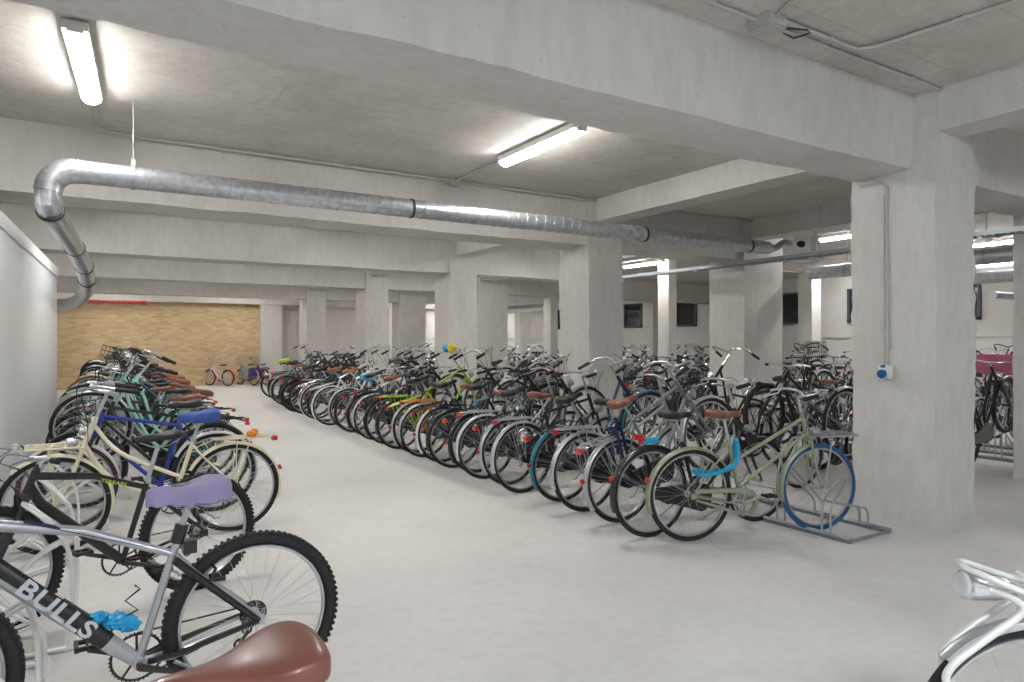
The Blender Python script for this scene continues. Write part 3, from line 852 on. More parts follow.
            # lower bar
            cc.tube([(BB.x, -.05, BB.z - hh + .012), (RA.x + .02, -.05, RA.z - .03)], .012, 6, flat=.6)
        else:
            cc.grid([stadium(-.036), stadium(-.068)], closed_u=True, caps=True)
        part('chain_guard', cc, 'case')
    ch = MB(); 
    ch.tube([(BB.x, cy, BB.z + ring_r + .004), (RA.x, cy, RA.z + .032)], .004, 4); ch.tube([(BB.x, cy, BB.z - ring_r - .004), (RA.x, cy, RA.z - .032)], .004, 4)
    if style == 'mtb' or not chaincase:
        for j in range(4):
            ch.torus(RA + P3(0, -.028 - j * .005, 0), .052 - j * .008, .004, 20, 4, ry=.0018)
        ch.tube([RA + P3(.01, -.05, -.02), RA + P3(.02, -.055, -.09), RA + P3(.05, -.055, -.12)], .008, 5)
        ch.torus(RA + P3(.05, -.052, -.125), .02, .005, 14, 4); ch.torus(RA + P3(.02, -.052, -.07), .018, .005, 14, 4)
    ch.torus(RA + P3(0, cy, 0), .03, .005, 16, 5, ry=.003)
    part('chain', ch, 'steel_dark')
    if guards:
        g = MB(); mudguard(g, RA, r + .014, R(28), R(200), w_=.028, n=24 if fine else 16)
        g2 = MB()
        for s in (-1, 1):
            g2.tube([RA + P3(0, s * .06, 0), RA + P3(math.cos(R(150)) * (r + .01), s * .028, math.sin(R(150)) * (r + .01))], .0025, 4)
        rf = MB(); q = RA + P3(math.cos(R(160)) * (r + .03), 0, math.sin(R(160)) * (r + .03))
        rf.lathe(q, (math.cos(R(160)), 0, math.sin(R(160))), [(-.012, .014), (0, .022), (.012, .02), (.014, .012)], 10)
        part('rear_mudguard', g, 'guard', [sub('mudguard_stay', g2, 'metal'), sub('tail_light', rf, 'light')])
        g = MB(); mudguard(g, FA, r + .014, R(105 if style == 'mixte' else 45), R(195), w_=.028, n=24 if fine else 16)
        g2 = MB()
        for s in (-1, 1):
            g2.tube([FA + P3(0, s * .062, 0), FA + P3(math.cos(R(170)) * (r + .01), s * .028, math.sin(R(170)) * (r + .01))], .0025, 4)
        part('front_mudguard', g, 'guard', [sub('mudguard_stay', g2, 'metal')])
        hl_ = MB(); q = crown + P3(.06, 0, .05)
        hl_.tube([crown, q - P3(0, 0, .03)], .005, 5)
        hl_.lathe(q, (1, 0, -.05), [(-.03, .012), (-.02, .028), (.02, .036), (.03, .036)], 14)
        ln_ = MB(); ln_.lathe(q, (1, 0, -.05), [(.031, .033), (.036, .026), (.038, .01)], 14)
        part('headlight', hl_, 'metal', [sub('lens', ln_, 'clear_lens')])
    if carrier:
        ca_ = MB(); zc = r * 2 + .045; xa, xb = -.28, .13
        for s in (-1, 1):
            ca_.tube(smooth_path([(xb + .03, s * .02, zc + .0), (xb - .03, s * .055, zc), (xa + .05, s * .06, zc), (xa, s * .045, zc), (xa - .01, 0, zc)], 3), .0055, 6)
            ca_.tube([RA + P3(0, s * .065, 0), P3(-.12, s * .06, zc)], .005, 6); ca_.tube([RA + P3(0, s * .065, .01), P3(-.02, s * .06, zc)], .0045, 6)
        ca_.tube([(xb, 0, zc), (xa, 0, zc)], .0045, 6)
        for x in (-.2, -.1, 0, .07): ca_.tube([(x, -.057, zc), (x, .057, zc)], .004, 5)
        ca_.tube([BB.lerp(ST, .85), (xb, 0, zc)], .0045, 5)
        lt = MB(); lt.box((xa - .03, 0, zc - .02), (.035, .07, .035)); lt.box((xa - .049, 0, zc - .02), (.004, .05, .025))
        sp = MB()
        for s in (-1, 1): sp.tube([(xb - .05, s * .02, zc + .012), (xa + .08, s * .028, zc + .016)], .004, 5)
        sp.tube([(xa + .08, -.03, zc + .016), (xa + .08, .03, zc + .016)], .004, 5)
        part('luggage_carrier', ca_, 'carrier', [sub('tail_light', lt, 'light'), sub('spring_clip', sp, 'carrier')])
    if front_rack:
        fr = MB(); zc = r * 2 + .07; x0 = crown.x + .0
        for s in (-1, 1):
            fr.tube([(x0 + .02, s * .13, zc), (x0 + .36, s * .13, zc)], .008, 6); fr.tube([FA + P3(0, s * .07, 0), P3(wb + .03, s * .12, zc)], .008, 6)
        fr.tube([(x0 + .36, -.13, zc), (x0 + .39, -.08, zc), (x0 + .39, .08, zc), (x0 + .36, .13, zc)], .008, 6)
        for q in (.02, .1, .19, .28, .33): fr.tube([(x0 + q, -.13, zc), (x0 + q, .13, zc)], .007, 6)
        fr.tube([(x0 + .02, 0, zc), (x0 + .36, 0, zc)], .006, 6)
        part('front_carrier', fr, 'frack')
    if basket:
        bk = MB(); zc = HT.z - .02; x0 = HT.x + .1; W, D, H_ = .34, .25, .22
        for z_, g_ in ((0, -.03), (.07, -.02), (.15, -.01), (H_, 0)):
            a = W / 2 + g_; b0 = x0 - g_ * .5; b1 = x0 + D + g_
            bk.tube([(b0, -a, zc + z_), (b1, -a, zc + z_), (b1, a, zc + z_), (b0, a, zc + z_)], .005, 5, closed=True)
        for j in range(9):
            y = -W / 2 + W * j / 8
            bk.tube([(x0 + D, y, zc + H_), (x0 + D - .03, y * .85, zc), (x0, y * .85, zc), (x0, y, zc + H_)], .003, 4)
        for j in range(6):
            x = x0 + D * j / 5
            for s in (-1, 1): bk.tube([(x, s * W / 2, zc + H_), (x, s * (W / 2 - .03), zc)], .003, 4)
        part('basket', bk, 'basket')
    if style != 'kid':
        ks = MB()
        ks.tube([BB + P3(-.12, .03, -.02), BB + P3(-.28, .06, -.13)], .008, 6); ks.box(BB + P3(-.30, .065, -.14), (.05, .02, .012))
        part('kickstand', ks, 'metal')
    if style == 'mtb':
        br = MB()
        for s in (-1, 1): br.tube([crown + P3(.03, s * .05, -.09), crown + P3(.035, s * .03, .0), crown + P3(.03, 0, .02)], .006, 5)
        part('rim_brake', br, 'black_matt'); br = MB()
        q = BB.lerp(ST, .93).lerp(RA, .33)
        for s in (-1, 1):
            br.tube([q + P3(-.02, s * .045, -.03), q + P3(-.045, s * .05, .03), q + P3(-.03, s * .0, .05)], .007, 5); br.box(q + P3(-.06, s * .032, -.02), (.05, .012, .014))
        part('rim_brake', br, 'black_matt')
    info = dict(BB=BB, ST=ST, HB=HB, HT=HT, SP=SP, saddle=o_, RA=RA, FA=FA, cl=cl, crown=crown)
    BIKE_STYLES[key] = (parts, info)
    return BIKE_STYLES[key]

_old_geo = bike_geo
def bike_geo(style, geo_carrier=None, **k):
    if geo_carrier is not None: k['carrier'] = geo_carrier
    return _old_geo(style, **k)

SMALL_DROP = {'bell', 'brake_lever', 'mudguard_stay', 'spring_clip', 'saddle_rail', 'lens', 'pedal'}
def place_bike(loc, heading, label, group, frame='black', saddle='leather_black', grip='black_matt', guard=None, tire='rubber', front_tire=None, metal='alu', carrier=None, case=None,
               light='red_lens', fork=None, raised=0.0, roll=0.0, detail=2, cat='bicycle', crank='steel_dark', name='bicycle', at='rear', rim='rim', basketm='steel_dark', frack=None, refl=True, **geo):
    parts, info = bike_geo(**geo)
    wb = geo.get('wb', 1.08); r = geo.get('r', .345)
    K = dict(frack=frack or frame, frame=frame, saddle=saddle, grip=grip, guard=guard or frame, tire=tire, front_tire=front_tire or tire, metal=metal, carrier=carrier or 'black', case=case or 'black', light=light,
             fork=fork or frame, cable='black_matt', crank=crank, rim=rim, basket=basketm)
    root = bpy.data.objects.new(name, None); C.objects.link(root); root.empty_display_size = .1
    pitch = math.asin(raised / wb) if raised else 0
    M = Matrix.Translation((loc[0], loc[1], 0)) @ Matrix.Rotation(heading, 4, 'Z') @ Matrix.Rotation(roll, 4, 'X') @ Matrix.Translation((0, 0, r)) @ Matrix.Rotation(-pitch, 4, 'Y') @ Matrix.Translation((0, 0, -r))
    root.matrix_world = M
    tag(root, label, cat, group)
    def put(nm, me, k, par):
        o = bpy.data.objects.new(nm, me); C.objects.link(o); o.parent = par
        s = o.material_slots[0]; s.link = 'OBJECT'; s.material = MATS[K.get(k, k)]
        return o
    for nm, me, k, subs in parts:
        if detail < 2 and nm in ('brake_cable', 'kickstand', 'chain', 'rim_brake'): continue
        o = put(nm, me, k, root)
        for s in subs:
            if detail < 2 and s[0] in SMALL_DROP: continue
            if s[0] == 'tail_light' and nm == 'rear_mudguard' and not refl: continue
            put(s[0], s[1], s[2], o)
    root['_M'] = 0
    del root['_M']
    return root, info, M

def world_at(M, p): return M @ Vector(p)
def attach_loc(mb, M, p):
    """place a thing's mesh, modelled in bicycle space, as an object whose origin is at p in the world"""
    p = Vector(p); mb.v = [tuple(Vector(v) - p) for v in mb.v]
    return M @ Matrix.Translation(p)
def thing_on(name, mb, mk, M, p, label, cat, group=None):
    W = attach_loc(mb, M, p)
    o = build(name, mb, MATS[mk]); o.matrix_world = W
    return tag(o, label, cat, group)

def cover_mb(c, seed=0, sad='city'):
    mb = saddle_mb(sad, True)
    out = []
    for v in mb.v:
        p = Vector(v); n_ = noise.noise_vector(p * 22 + Vector((seed, 0, 0)))
        q = Vector((p.x * 1.10, p.y * 1.14, p.z * 1.12 + .006)) + n_ * .006
        if p.z < -.02: q.z -= .018 + .012 * abs(n_.x) * 3; q.y *= 1.06
        out.append(tuple(q + Vector(c)))
    mb.v = out
    return mb
def crumple_mb(c, rx, ry, rz, seed=0, n=14, amp=.35):
    mb = MB(); rows = []
    for i in range(n + 1):
        a = PI * i / n; row = []
        for j in range(n * 2):
            b = 2 * PI * j / (n * 2)
            d = Vector((math.sin(a) * math.cos(b), math.sin(a) * math.sin(b), math.cos(a)))
            s = 1 + amp * noise.noise(d * 2.3 + Vector((seed, 1, 2))) + amp * .5 * noise.noise(d * 5 + Vector((seed, 4, 2)))
            row.append((c[0] + d.x * rx * s, c[1] + d.y * ry * s, c[2] + d.z * rz * s))
        rows.append(row)
    mb.grid(rows, closed_u=True)
    return mb

ORD = ['first', 'second', 'third', 'fourth', 'fifth', 'sixth', 'seventh', 'eighth', 'ninth', 'tenth', 'eleventh', 'twelfth', 'thirteenth', 'fourteenth', 'fifteenth', 'sixteenth', 'seventeenth', 'eighteenth', 'nineteenth', 'twentieth']
def ordn(i):
    if i < 20: return ORD[i]
    t = {2: 'twenty', 3: 'thirty', 4: 'forty'}
    d, u = divmod(i + 1, 10)
    if u == 0: return {3: 'thirtieth', 4: 'fortieth', 5: 'fiftieth'}[d]
    return t[d] + '-' + ORD[u - 1]
SADN = {'leather_black': 'black', 'leather_brown': 'brown', 'leather_tan': 'tan', 'leather_gloss': 'brown'}
COLN = {'lightgrey': 'light grey', 'skyblue': 'pale blue', 'sage': 'sage green', 'charcoal': 'charcoal grey', 'navy': 'navy blue', 'mint': 'mint green', 'lime': 'lime green', 'black_matt': 'black'}
TYPEN = {'step': 'step-through bicycle', 'diamond': 'crossbar bicycle', 'mtb': 'mountain bike', 'mixte': 'twin-tube bicycle', 'curve': 'curved-tube bicycle'}

# ---- left row, parked facing the left wall (heading = -X). bicycle +x axis -> world -X
GL = 'bicycles in the left row'
FX = PI
def left(Y, rearX, label, yaw=0, **k):
    return place_bike((rearX, Y), FX + yaw, label, GL, **k)

# nearest bicycle with the glossy brown saddle (only its saddle and one grip are in the frame)
b0, i0, M0 = left(1.14, .42, 'black city bicycle with a glossy brown leather saddle and brown grip, nearest the viewer', yaw=R(2), seat_up=.055, style='step', fine=True, saddle='leather_gloss', grip='grip_brown', bars='high', tire='rubber', frame='black')
# silver mountain bike with lettering
b1, i1, M1 = left(2.97, .57, 'silver mountain bike with BULLS lettering on its down tube, under a lilac saddle cover', yaw=R(3), style='mtb', r=.350, tr=.026, wb=1.13, fine=True, guards=False, geo_carrier=False, bars='flat', sad='sport', chaincase=False, knobby=True,
                  frame='silver', fork='black', saddle='leather_black')
# black mountain bike with lilac cover
b2, i2, M2 = left(4.48, .54, 'black mountain bike with yellow-green lettering and a slim black saddle, beside the silver one', yaw=R(18), style='mtb', r=.345, tr=.024, wb=1.06, fk=.37, seat_up=.03, fine=True, guards=False, geo_carrier=False, bars='flat', sad='sport', chaincase=False, knobby=True,
                  frame='black', fork='charcoal', saddle='leather_black')
# cream bicycle
b3, i3, M3 = left(5.69, .93, 'cream bicycle with front and rear carriers, under a blue saddle cover', yaw=R(-1), style='curve', wb=1.17, fine=True, frame='cream', guard='cream', carrier='cream', front_rack=True, case='black', chaincase=False, bars='high', light='red_lens')
b4, i4, M4 = left(6.45, .90, 'blue crossbar bicycle with a black saddle, just behind the cream bicycle', yaw=R(3), style='diamond', fine=True, frame='blue', guard='lightgrey', geo_carrier=False, chaincase=False, bars='flat', fork='black', front_tire='tire_maroon')
b5, i5, M5 = left(7.15, .98, 'black crossbar bicycle with a brown saddle, rear carrier and red tail light, left row', yaw=R(-2), style='diamond', frame='black', saddle='leather_brown', fine=True, light='red_lens', bars='swept')

# lettering
def text_on(parent_obj, body, size, loc, rot, mk, name='lettering', ext=.0015, shear=0.0, sx=1.0, offset=0.0):
    cu = bpy.data.curves.new(name, 'FONT'); cu.body = body; cu.size = size; cu.extrude = ext; cu.align_x = 'CENTER'; cu.align_y = 'CENTER'; cu.shear = shear; cu.offset = offset
    cu.space_character = 1.05
    cu.materials.append(MATS[mk])
    tmp = bpy.data.objects.new('text_source', cu); C.objects.link(tmp)
    dg = bpy.context.evaluated_depsgraph_get()
    me = bpy.data.meshes.new_from_object(tmp.evaluated_get(dg))
    bpy.data.objects.remove(tmp); bpy.data.curves.remove(cu)
    o = link(name, me, parent_obj); o.location = loc; o.rotation_euler = rot; o.scale = (sx, 1, 1)
    return o
def child(o, nm):
    for c in o.children:
        if c.name.split('.')[0] == nm: return c
# down tube text: bicycle left side (+y). On that side, reading direction runs from head (front, +x) to bottom bracket (-x).
fr1 = child(b1, 'frame')
a = i1['HB'] + Vector((-.005, 0, .01)); b = i1['BB']
mid = a.lerp(b, .47); dirv = (b - a).normalized()
nrm = Vector((0, 1, 0)); upv = nrm.cross(dirv)
Rm = Matrix((dirv, upv, nrm)).transposed()
pan = MB()
pl = (b - a).length
rows = []
for t in [j / 12 for j in range(13)]:
    c = a.lerp(b, .12 + .68 * t); rr = .0372
    rows.append([tuple(c + (nrm * math.cos(q) * .79 + upv * math.sin(q)) * rr) for q in [R(-66) + R(132) * k / 8 for k in range(9)]])
pan.grid(rows)
build('decal_panel', pan, MATS['black'], fr1)
t_ = text_on(fr1, 'BULLS', .082, a.lerp(b, .50) + nrm * .0305, Rm.to_euler(), 'letter_silver', sx=1.35, ext=.001, shear=-.0, offset=.0018)
# top tube decal
a = i1['ST'] + Vector((.01, 0, -.03)); b = i1['HT']
dv = (a - b).normalized(); upv = nrm.cross(dv); Rm = Matrix((dv, upv, nrm)).transposed()
pan = MB(); rows = []
for t in [j / 10 for j in range(11)]:
    tt = .15 + .65 * t; c = a.lerp(b, tt); rr = (.015 + .007 * tt) * 1.08; e = R(40) * min(1, t * 2.5)
    rows.append([tuple(c + (nrm * math.cos(q) + upv * math.sin(q)) * rr) for q in [R(20) + (e - 0) * k / 5 for k in range(6)]])
pan.grid(rows); build('decal_stripe', pan, MATS['navy'], fr1)
# top tube lettering of the black mountain bike
fr2 = child(b2, 'frame')
a = i2['ST'] + Vector((.01, 0, -.03)); b = i2['HT']
dv = (a - b).normalized(); upv = nrm.cross(dv); Rm = Matrix((dv, upv, nrm)).transposed()
text_on(fr2, 'TERRAIN', .026, a.lerp(b, .32) + nrm * .0175, Rm.to_euler(), 'letter_lime', sx=1.25, ext=.0006, offset=.0005)

# things on the left bicycles
thing_on('saddle_cover', cover_mb(i1['saddle'], 1, 'city'), 'cover_lilac', M1, i1['saddle'], 'wrinkled lilac fabric cover on the saddle of the silver mountain bike', 'saddle cover')
thing_on('saddle_cover', cover_mb(i3['saddle'], 5, 'city'), 'cover_blue', M3, i3['saddle'], 'shiny blue cover on the saddle of the cream bicycle', 'saddle cover')
q = Vector((-.13, 0, .76))
m = MB()
m2 = crumple_mb((q.x, .03, q.z), .035, .04, .032, 3); m.add(m2.v, m2.f); m2 = crumple_mb((q.x - .03, -.03, q.z + .01), .03, .035, .026, 8); m.add(m2.v, m2.f)
thing_on('ribbon', m, 'cloth_orange', M3, q, 'orange cloth knotted around the rear carrier of the cream bicycle', 'ribbon')
# blue bag and bottle cage on the silver bike
pb = i1['BB'].lerp(i1['HB'], .17)
m = MB(); c1 = pb + Vector((-.01, .0, .085)); m2 = crumple_mb(c1, .04, .03, .028, 2, amp=.5); m.add(m2.v, m2.f); m2 = crumple_mb(c1 + Vector((.055, .0, .025)), .035, .026, .02, 7, amp=.5); m.add(m2.v, m2.f)
m2 = crumple_mb(c1 + Vector((-.045, .0, -.02)), .035, .03, .03, 9, amp=.5); m.add(m2.v, m2.f)
thing_on('plastic_bag', m, 'plastic_cyan', M1, c1, 'crumpled light blue plastic bag tied to the silver mountain bike', 'bag')
ddir = (i1['HB'] - i1['BB']).normalized(); un = Vector((-ddir.z, 0, ddir.x))
m = MB(); s0 = i1['BB'] + ddir * .16; 
m.tube([s0 + un * .03, s0 + un * .05, s0 + un * .05 + ddir * .02, s0 + un * .14 - ddir * .02, s0 + un * .14 + ddir * .04, s0 + un * .2 + ddir * .03, s0 + un * .2 + ddir * .055], .004, 6)
m.box(s0 + un * .033 + ddir * .12, (.18, .03, .014), rot=Matrix.Rotation(-math.atan2(ddir.z, ddir.x), 3, 'Y'))
o = build('bottle_cage', m, MATS['black_matt'], b1)
for s in (-1, 1):
    m = MB(); q0 = i1['BB'].lerp(i1['ST'], .88) + Vector((-.01, 0, 0)); q1 = i1['RA'] + Vector((0, s * .06, .0))
    m.tube([q0 + Vector((0, s * .02, 0)), q0.lerp(q1, .3) + Vector((0, s * .028, 0)), q1], [.017, .016, .013], 8)
    build('seat_stay', m, MATS['black'], b1)
    m = MB(); q0 = i1['BB'] + Vector((-.03, s * .028, 0)); m.tube([q0, q0.lerp(q1, .3) + Vector((0, s * .02, 0)), q1], [.013, .013, .011], 8)
    build('chain_stay', m, MATS['steel_dark' if s < 0 else 'black'], b1)
m = MB(); q = i1['ST'] + Vector((-.005, 0, .01)); m.cyl(q, q + Vector((-.02, 0, .07)), .026, 12); m.box(q + Vector((-.045, 0, -.02)), (.05, .05, .05)); build('seat_clamp', m, MATS['black'], b1)

# ---- rows of further bicycles
rnd = random.Random(11)
STY = ['step', 'step', 'diamond', 'mixte', 'diamond', 'curve', 'diamond', 'step']
FCOL = ['black'] * 13 + ['charcoal', 'grey', 'silver', 'navy', 'black_matt', 'white', 'maroon', 'teal', 'lightgrey', 'grey']
def rand_spec(rnd, fr=None):
    st = rnd.choice(STY)
    f = fr or rnd.choice(FCOL)
    g = rnd.choice([f, 'black', 'silver', 'black', 'chrome', 'black', 'alu', 'black'])
    sp = dict(style=st, frame=f, guard=g, saddle=rnd.choice(['leather_black'] * 6 + ['leather_brown', 'leather_tan', 'leather_brown']),
              carrier=rnd.choice(['black', 'black', 'silver', 'alu']), bars=rnd.choice(['swept', 'high', 'swept', 'flat']), light=rnd.choice(['red_lens', 'orange_lens', 'red_lens']),
              case=rnd.choice(['black', 'black', f]))
    if rnd.random() < .04: sp['basket'] = True
    if rnd.random() < .75: sp['refl'] = False
    sp['metal'] = rnd.choice(['alu', 'charcoal', 'chrome', 'black', 'alu']); sp['rim'] = rnd.choice(['rim', 'rim', 'rim_black'])
    if rnd.random() < .1:
        sp.update(style='mtb', guards=False, carrier=False, bars='flat', sad='sport', chaincase=False, tr=.024)
    return sp
def desc(sp):
    return COLN.get(sp['frame'], sp['frame']) + ' ' + TYPEN[sp['style']] + ' with ' + SADN[sp['saddle']] + ' saddle'
def spec_place(loc, head, label, group, sp, **k):
    d = dict(sp)
    if d.get('carrier') is False:
        d.pop('carrier'); k['carrier'] = 'black'; kk = dict(guards=d.pop('guards', True)); 
        return place_bike2(loc, head, label, group, d, False, kk, **k)
    return place_bike2(loc, head, label, group, d, True, {}, **k)
def place_bike2(loc, head, label, group, d, carr, kk, **k):
    geo = {x: d.pop(x) for x in ('style', 'bars', 'sad', 'chaincase', 'tr', 'basket', 'wb', 'r', 'front_rack', 'knobby') if x in d}
    geo.update(kk)
    fine = k.pop('fine', False)
    cm = d.pop('carrier', None) or k.pop('carrier', 'black')
    k.pop('carrier', None)
    return _pb(loc, head, label, group, geo, carr, fine, cm, d, k)
def _pb(loc, head, label, group, geo, carr, fine, cm, d, k):
    # place_bike takes "carrier" as a material; the geometry flag travels through GEO_CARRIER
    parts, info = bike_geo(carrier=carr, fine=fine, **geo)
    return place_bike(loc, head, label, group, carrier=cm, geo_carrier=carr, fine=fine, **geo, **d, **k)

# left row, onwards from the black crossbar bicycle
y = 7.75; i = 6
LSPEC = [dict(style='step', frame='mint', guard='silver', saddle='leather_brown', bars='high', carrier='black', basket=False),
         dict(style='diamond', frame='charcoal', guard='black', saddle='leather_black', bars='flat', carrier='black'),
         dict(style='step', frame='mint', guard='mint', saddle='leather_brown', bars='swept', carrier='mint', front_tire='tire_cream', tire='tire_cream'),
         dict(style='curve', frame='black', guard='black', saddle='leather_brown', bars='high', carrier='black', grip='grip_brown'),
         dict(style='diamond', frame='grey', guard='silver', saddle='leather_brown', bars='swept', carrier='silver'),
         dict(style='step', frame='black', guard='cream', saddle='leather_black', bars='high', carrier='black')]
while y < 21.5:
    sp = LSPEC[i - 6] if i - 6 < len(LSPEC) else rand_spec(rnd)
    if i in (13, 14): sp['tire'] = 'tire_tan'; sp['guard'] = 'teal' if i == 13 else 'cream'
    sp.pop('basket', None) if sp.get('basket') is False else None
    spec_place((1.0 + rnd.uniform(-.08, .08) + min(.12, (y - 7) * .012), y), FX + R(rnd.uniform(-3, 3)), '%s, %s from the near end, left row' % (desc(sp), ordn(i)), GL, sp,
               raised=(.30 if i % 2 == 0 else 0) + rnd.uniform(-.02, .02) * (i % 2 == 0), roll=R(rnd.uniform(-3, 3)), detail=2 if y < 11 else 1)
    y += .44 + rnd.uniform(-.03, .05); i += 1

# ---- long middle row: rears on the aisle at X ~3.7, heading +X
GA = 'bicycles in the long middle row'
def mid_bike(p, yaw, label, **k): return place_bike(p, R(yaw), label, GA, **k)
a1, ia1, MA1 = mid_bike((3.80, 3.605), -17, 'sage green bicycle with brown saddle and blue front tire at the near row end', style='mixte', wb=1.13, fine=True, frame='sage', guard='sage', case='sage', chaincase='open', saddle='leather_brown',
                 front_tire='tire_blue', bars='swept', grip='black_matt', tire='rubber', light='red_lens', crank='alu', front_rack='small', frack='alu', geo_carrier=False)
a2, ia2, MA2 = mid_bike((3.62, 3.84), -7, 'black step-through bicycle with a thick black rear mudguard, directly behind the sage green one', style='step', fine=True, frame='black', guard='black', saddle='leather_black', raised=0, tire='rubber', bars='high', geo_carrier=False)
HERO = [
    (4.28, 3.70, 'black bicycle with a long silver carrier and brown saddle, third from the near end', dict(style='diamond', frame='grey', guard='silver', saddle='leather_brown', carrier='silver', bars='swept', front_tire='rubber'), .3),
    (4.72, 3.68, 'dark bicycle with weathered brownish mudguard, fourth from the near end', dict(style='mixte', frame='silver', guard='alu', saddle='leather_black', carrier='silver', bars='high'), 0),
    (5.12, 3.72, 'bicycle with a teal blue rear mudguard, fifth from the near end', dict(style='step', frame='navy', guard='teal', saddle='leather_black', carrier='black', bars='swept'), .3),
    (5.62, 3.60, 'black bicycle with silver mudguard and round pink reflector, sixth from the near end', dict(style='diamond', frame='black', guard='silver', saddle='leather_brown', carrier='silver', bars='high', light='pink_lens'), 0),
    (6.0, 3.68, 'black bicycle with white-tipped silver mudguard and square red light, seventh from the near end', dict(style='step', frame='black', guard='silver', saddle='leather_black', carrier='black', bars='swept'), .3),
    (6.4, 3.62, 'grey bicycle with silver carrier and big brown saddle, eighth from the near end', dict(style='curve', frame='silver', guard='lightgrey', saddle='leather_brown', carrier='silver', bars='high', light='orange_lens'), 0),
    (6.75, 3.7, 'black bicycle with orange tail light and black carrier, ninth from the near end', dict(style='diamond', frame='black', guard='black', saddle='leather_black', carrier='black', bars='swept', light='orange_lens'), .3),
    (7.15, 3.62, 'pale blue bicycle with a brown saddle and white mudguard, tenth from the near end', dict(style='diamond', frame='skyblue', guard='black', saddle='leather_brown', carrier='black', bars='high', light='orange_lens'), 0),
    (7.55, 3.66, 'bicycle with white rear mudguard, eleventh from the near end', dict(style='step', frame='charcoal', guard='white', saddle='leather_black', carrier='black', bars='high', light='pink_lens'), .3),
    (8.0, 3.62, 'bicycle with a yellow-orange carrier and red light, twelfth from the near end', dict(style='step', frame='black', guard='silver', saddle='leather_black', carrier='orange', bars='swept'), 0),
    (8.35, 3.66, 'lime green crossbar bicycle with silver mudguard, thirteenth from the near end', dict(style='diamond', frame='lime', guard='silver', saddle='leather_black', carrier='lime', bars='high'), .3),
    (8.8, 3.6, 'black bicycle with heavy black mudguards, fourteenth from the near end', dict(style='step', frame='black', guard='black', saddle='leather_black', carrier='lime', bars='swept'), 0),
    (9.3, 3.62, 'black city bicycle with tan saddle, fifteenth from the near end', dict(style='step', frame='black', guard='black', saddle='leather_brown', carrier='black', bars='high'), .3),
    (9.8, 3.62, 'maroon bicycle with silver rear mudguard, sixteenth from the near end', dict(style='diamond', frame='maroon', guard='silver', saddle='leather_brown', carrier='black', bars='swept'), 0),
    (10.3, 3.68, 'navy bicycle with black carrier, seventeenth from the near end', dict(style='step', frame='navy', guard='black', saddle='leather_black', carrier='black', bars='high'), .3),
    (10.8, 3.62, 'white crossbar bicycle with slim black saddle, eighteenth from the near end', dict(style='mtb', frame='white', fork='white', guards=False, carrier=False, chaincase=False, sad='sport', saddle='leather_black', bars='flat', tr=.022), 0),
    (11.3, 3.7, 'silver bicycle with tan saddle, pitched steeply up, nineteenth from the near end', dict(style='diamond', frame='lightgrey', guard='silver', saddle='leather_tan', carrier='silver', bars='high'), .34),
    (11.9, 3.58, 'light grey bicycle with wire carrier and white mudguard, twentieth from the near end', dict(style='diamond', frame='white', guard='white', saddle='leather_tan', carrier='lightgrey', bars='swept'), .3),
    (12.5, 3.66, 'black bicycle with black carrier, twenty-first from the near end', dict(style='step', frame='black', guard='black', saddle='leather_black', carrier='black', bars='swept'), .0),
]
AINFO = {}
for n_, (yy, xx, lab, sp, up) in enumerate(HERO):
    lab2 = desc(sp) + ', ' + ordn(n_ + 2) + ' from near end, middle row'
    if n_ % 2: sp['refl'] = False
    res = spec_place((xx, yy), R(rnd.uniform(-4, 3)), lab2, GA, sp, raised=up, roll=R(rnd.uniform(-2.5, 2.5)), detail=2, fine=(yy < 7.6))
    AINFO[n_ + 2] = res
y = 13.0; i = len(HERO) + 2
while y < 18.8:
    sp = rand_spec(rnd)
    if y > 17.7: sp['guard'] = 'silver'
    AINFO[i] = spec_place((3.72 + rnd.uniform(-.1, .1) + max(0, y - 14.5) * .09, y), R(rnd.uniform(-4, 4)), '%s, %s from near end, middle row' % (desc(sp), ordn(i)), GA, sp,
               raised=(.32 if i % 2 else 0), roll=R(rnd.uniform(-3, 3)), detail=1)
    y += .47 + rnd.uniform(-.03, .05); i += 1
LASTA = i - 1

# ---- rows further right
def row(xr, ya, yb, head, group, where, step, seed, up, skip=(), det=1, mod=0):
    rr = random.Random(seed); y = ya; i = 0
    while y < yb:
        if not any(a <= y <= b for a, b in skip):
            sp = rand_spec(rr)
            spec_place((xr + rr.uniform(-.08, .08), y), head + R(rr.uniform(-4, 4)), '%s, %s from near end, %s' % (desc(sp), ordn(i), where), group, sp,
                       raised=(up if i % 2 == mod else 0), roll=R(rr.uniform(-3, 3)), detail=det)
            i += 1
        y += step + rr.uniform(-.03, .04)
row(7.15, 3.75, 20.5, PI, 'bicycles facing the middle row', 'second row', .52, 21, .36, skip=((6.75, 7.9), (10.8, 11.9), (15.3, 16.5)))
row(8.55, 3.9, 20.5, 0, 'bicycles in the third row', 'third row', .6, 35, .36, skip=((6.6, 8.0), (10.7, 12.0), (15.2, 16.6)))
row(11.75, 4.0, 20.0, PI, 'bicycles in the fourth row', 'fourth row', .62, 41, .38, skip=((10.8, 11.6), (15.4, 16.2)))
row(13.3, 4.5, 23.0, 0, 'bicycles in the fifth row', 'fifth row', .66, 57, .38)
row(16.3, 5.0, 23.0, PI, 'bicycles along the right wall', 'right wall row', .72, 63, .38, skip=((10.7, 11.7),))

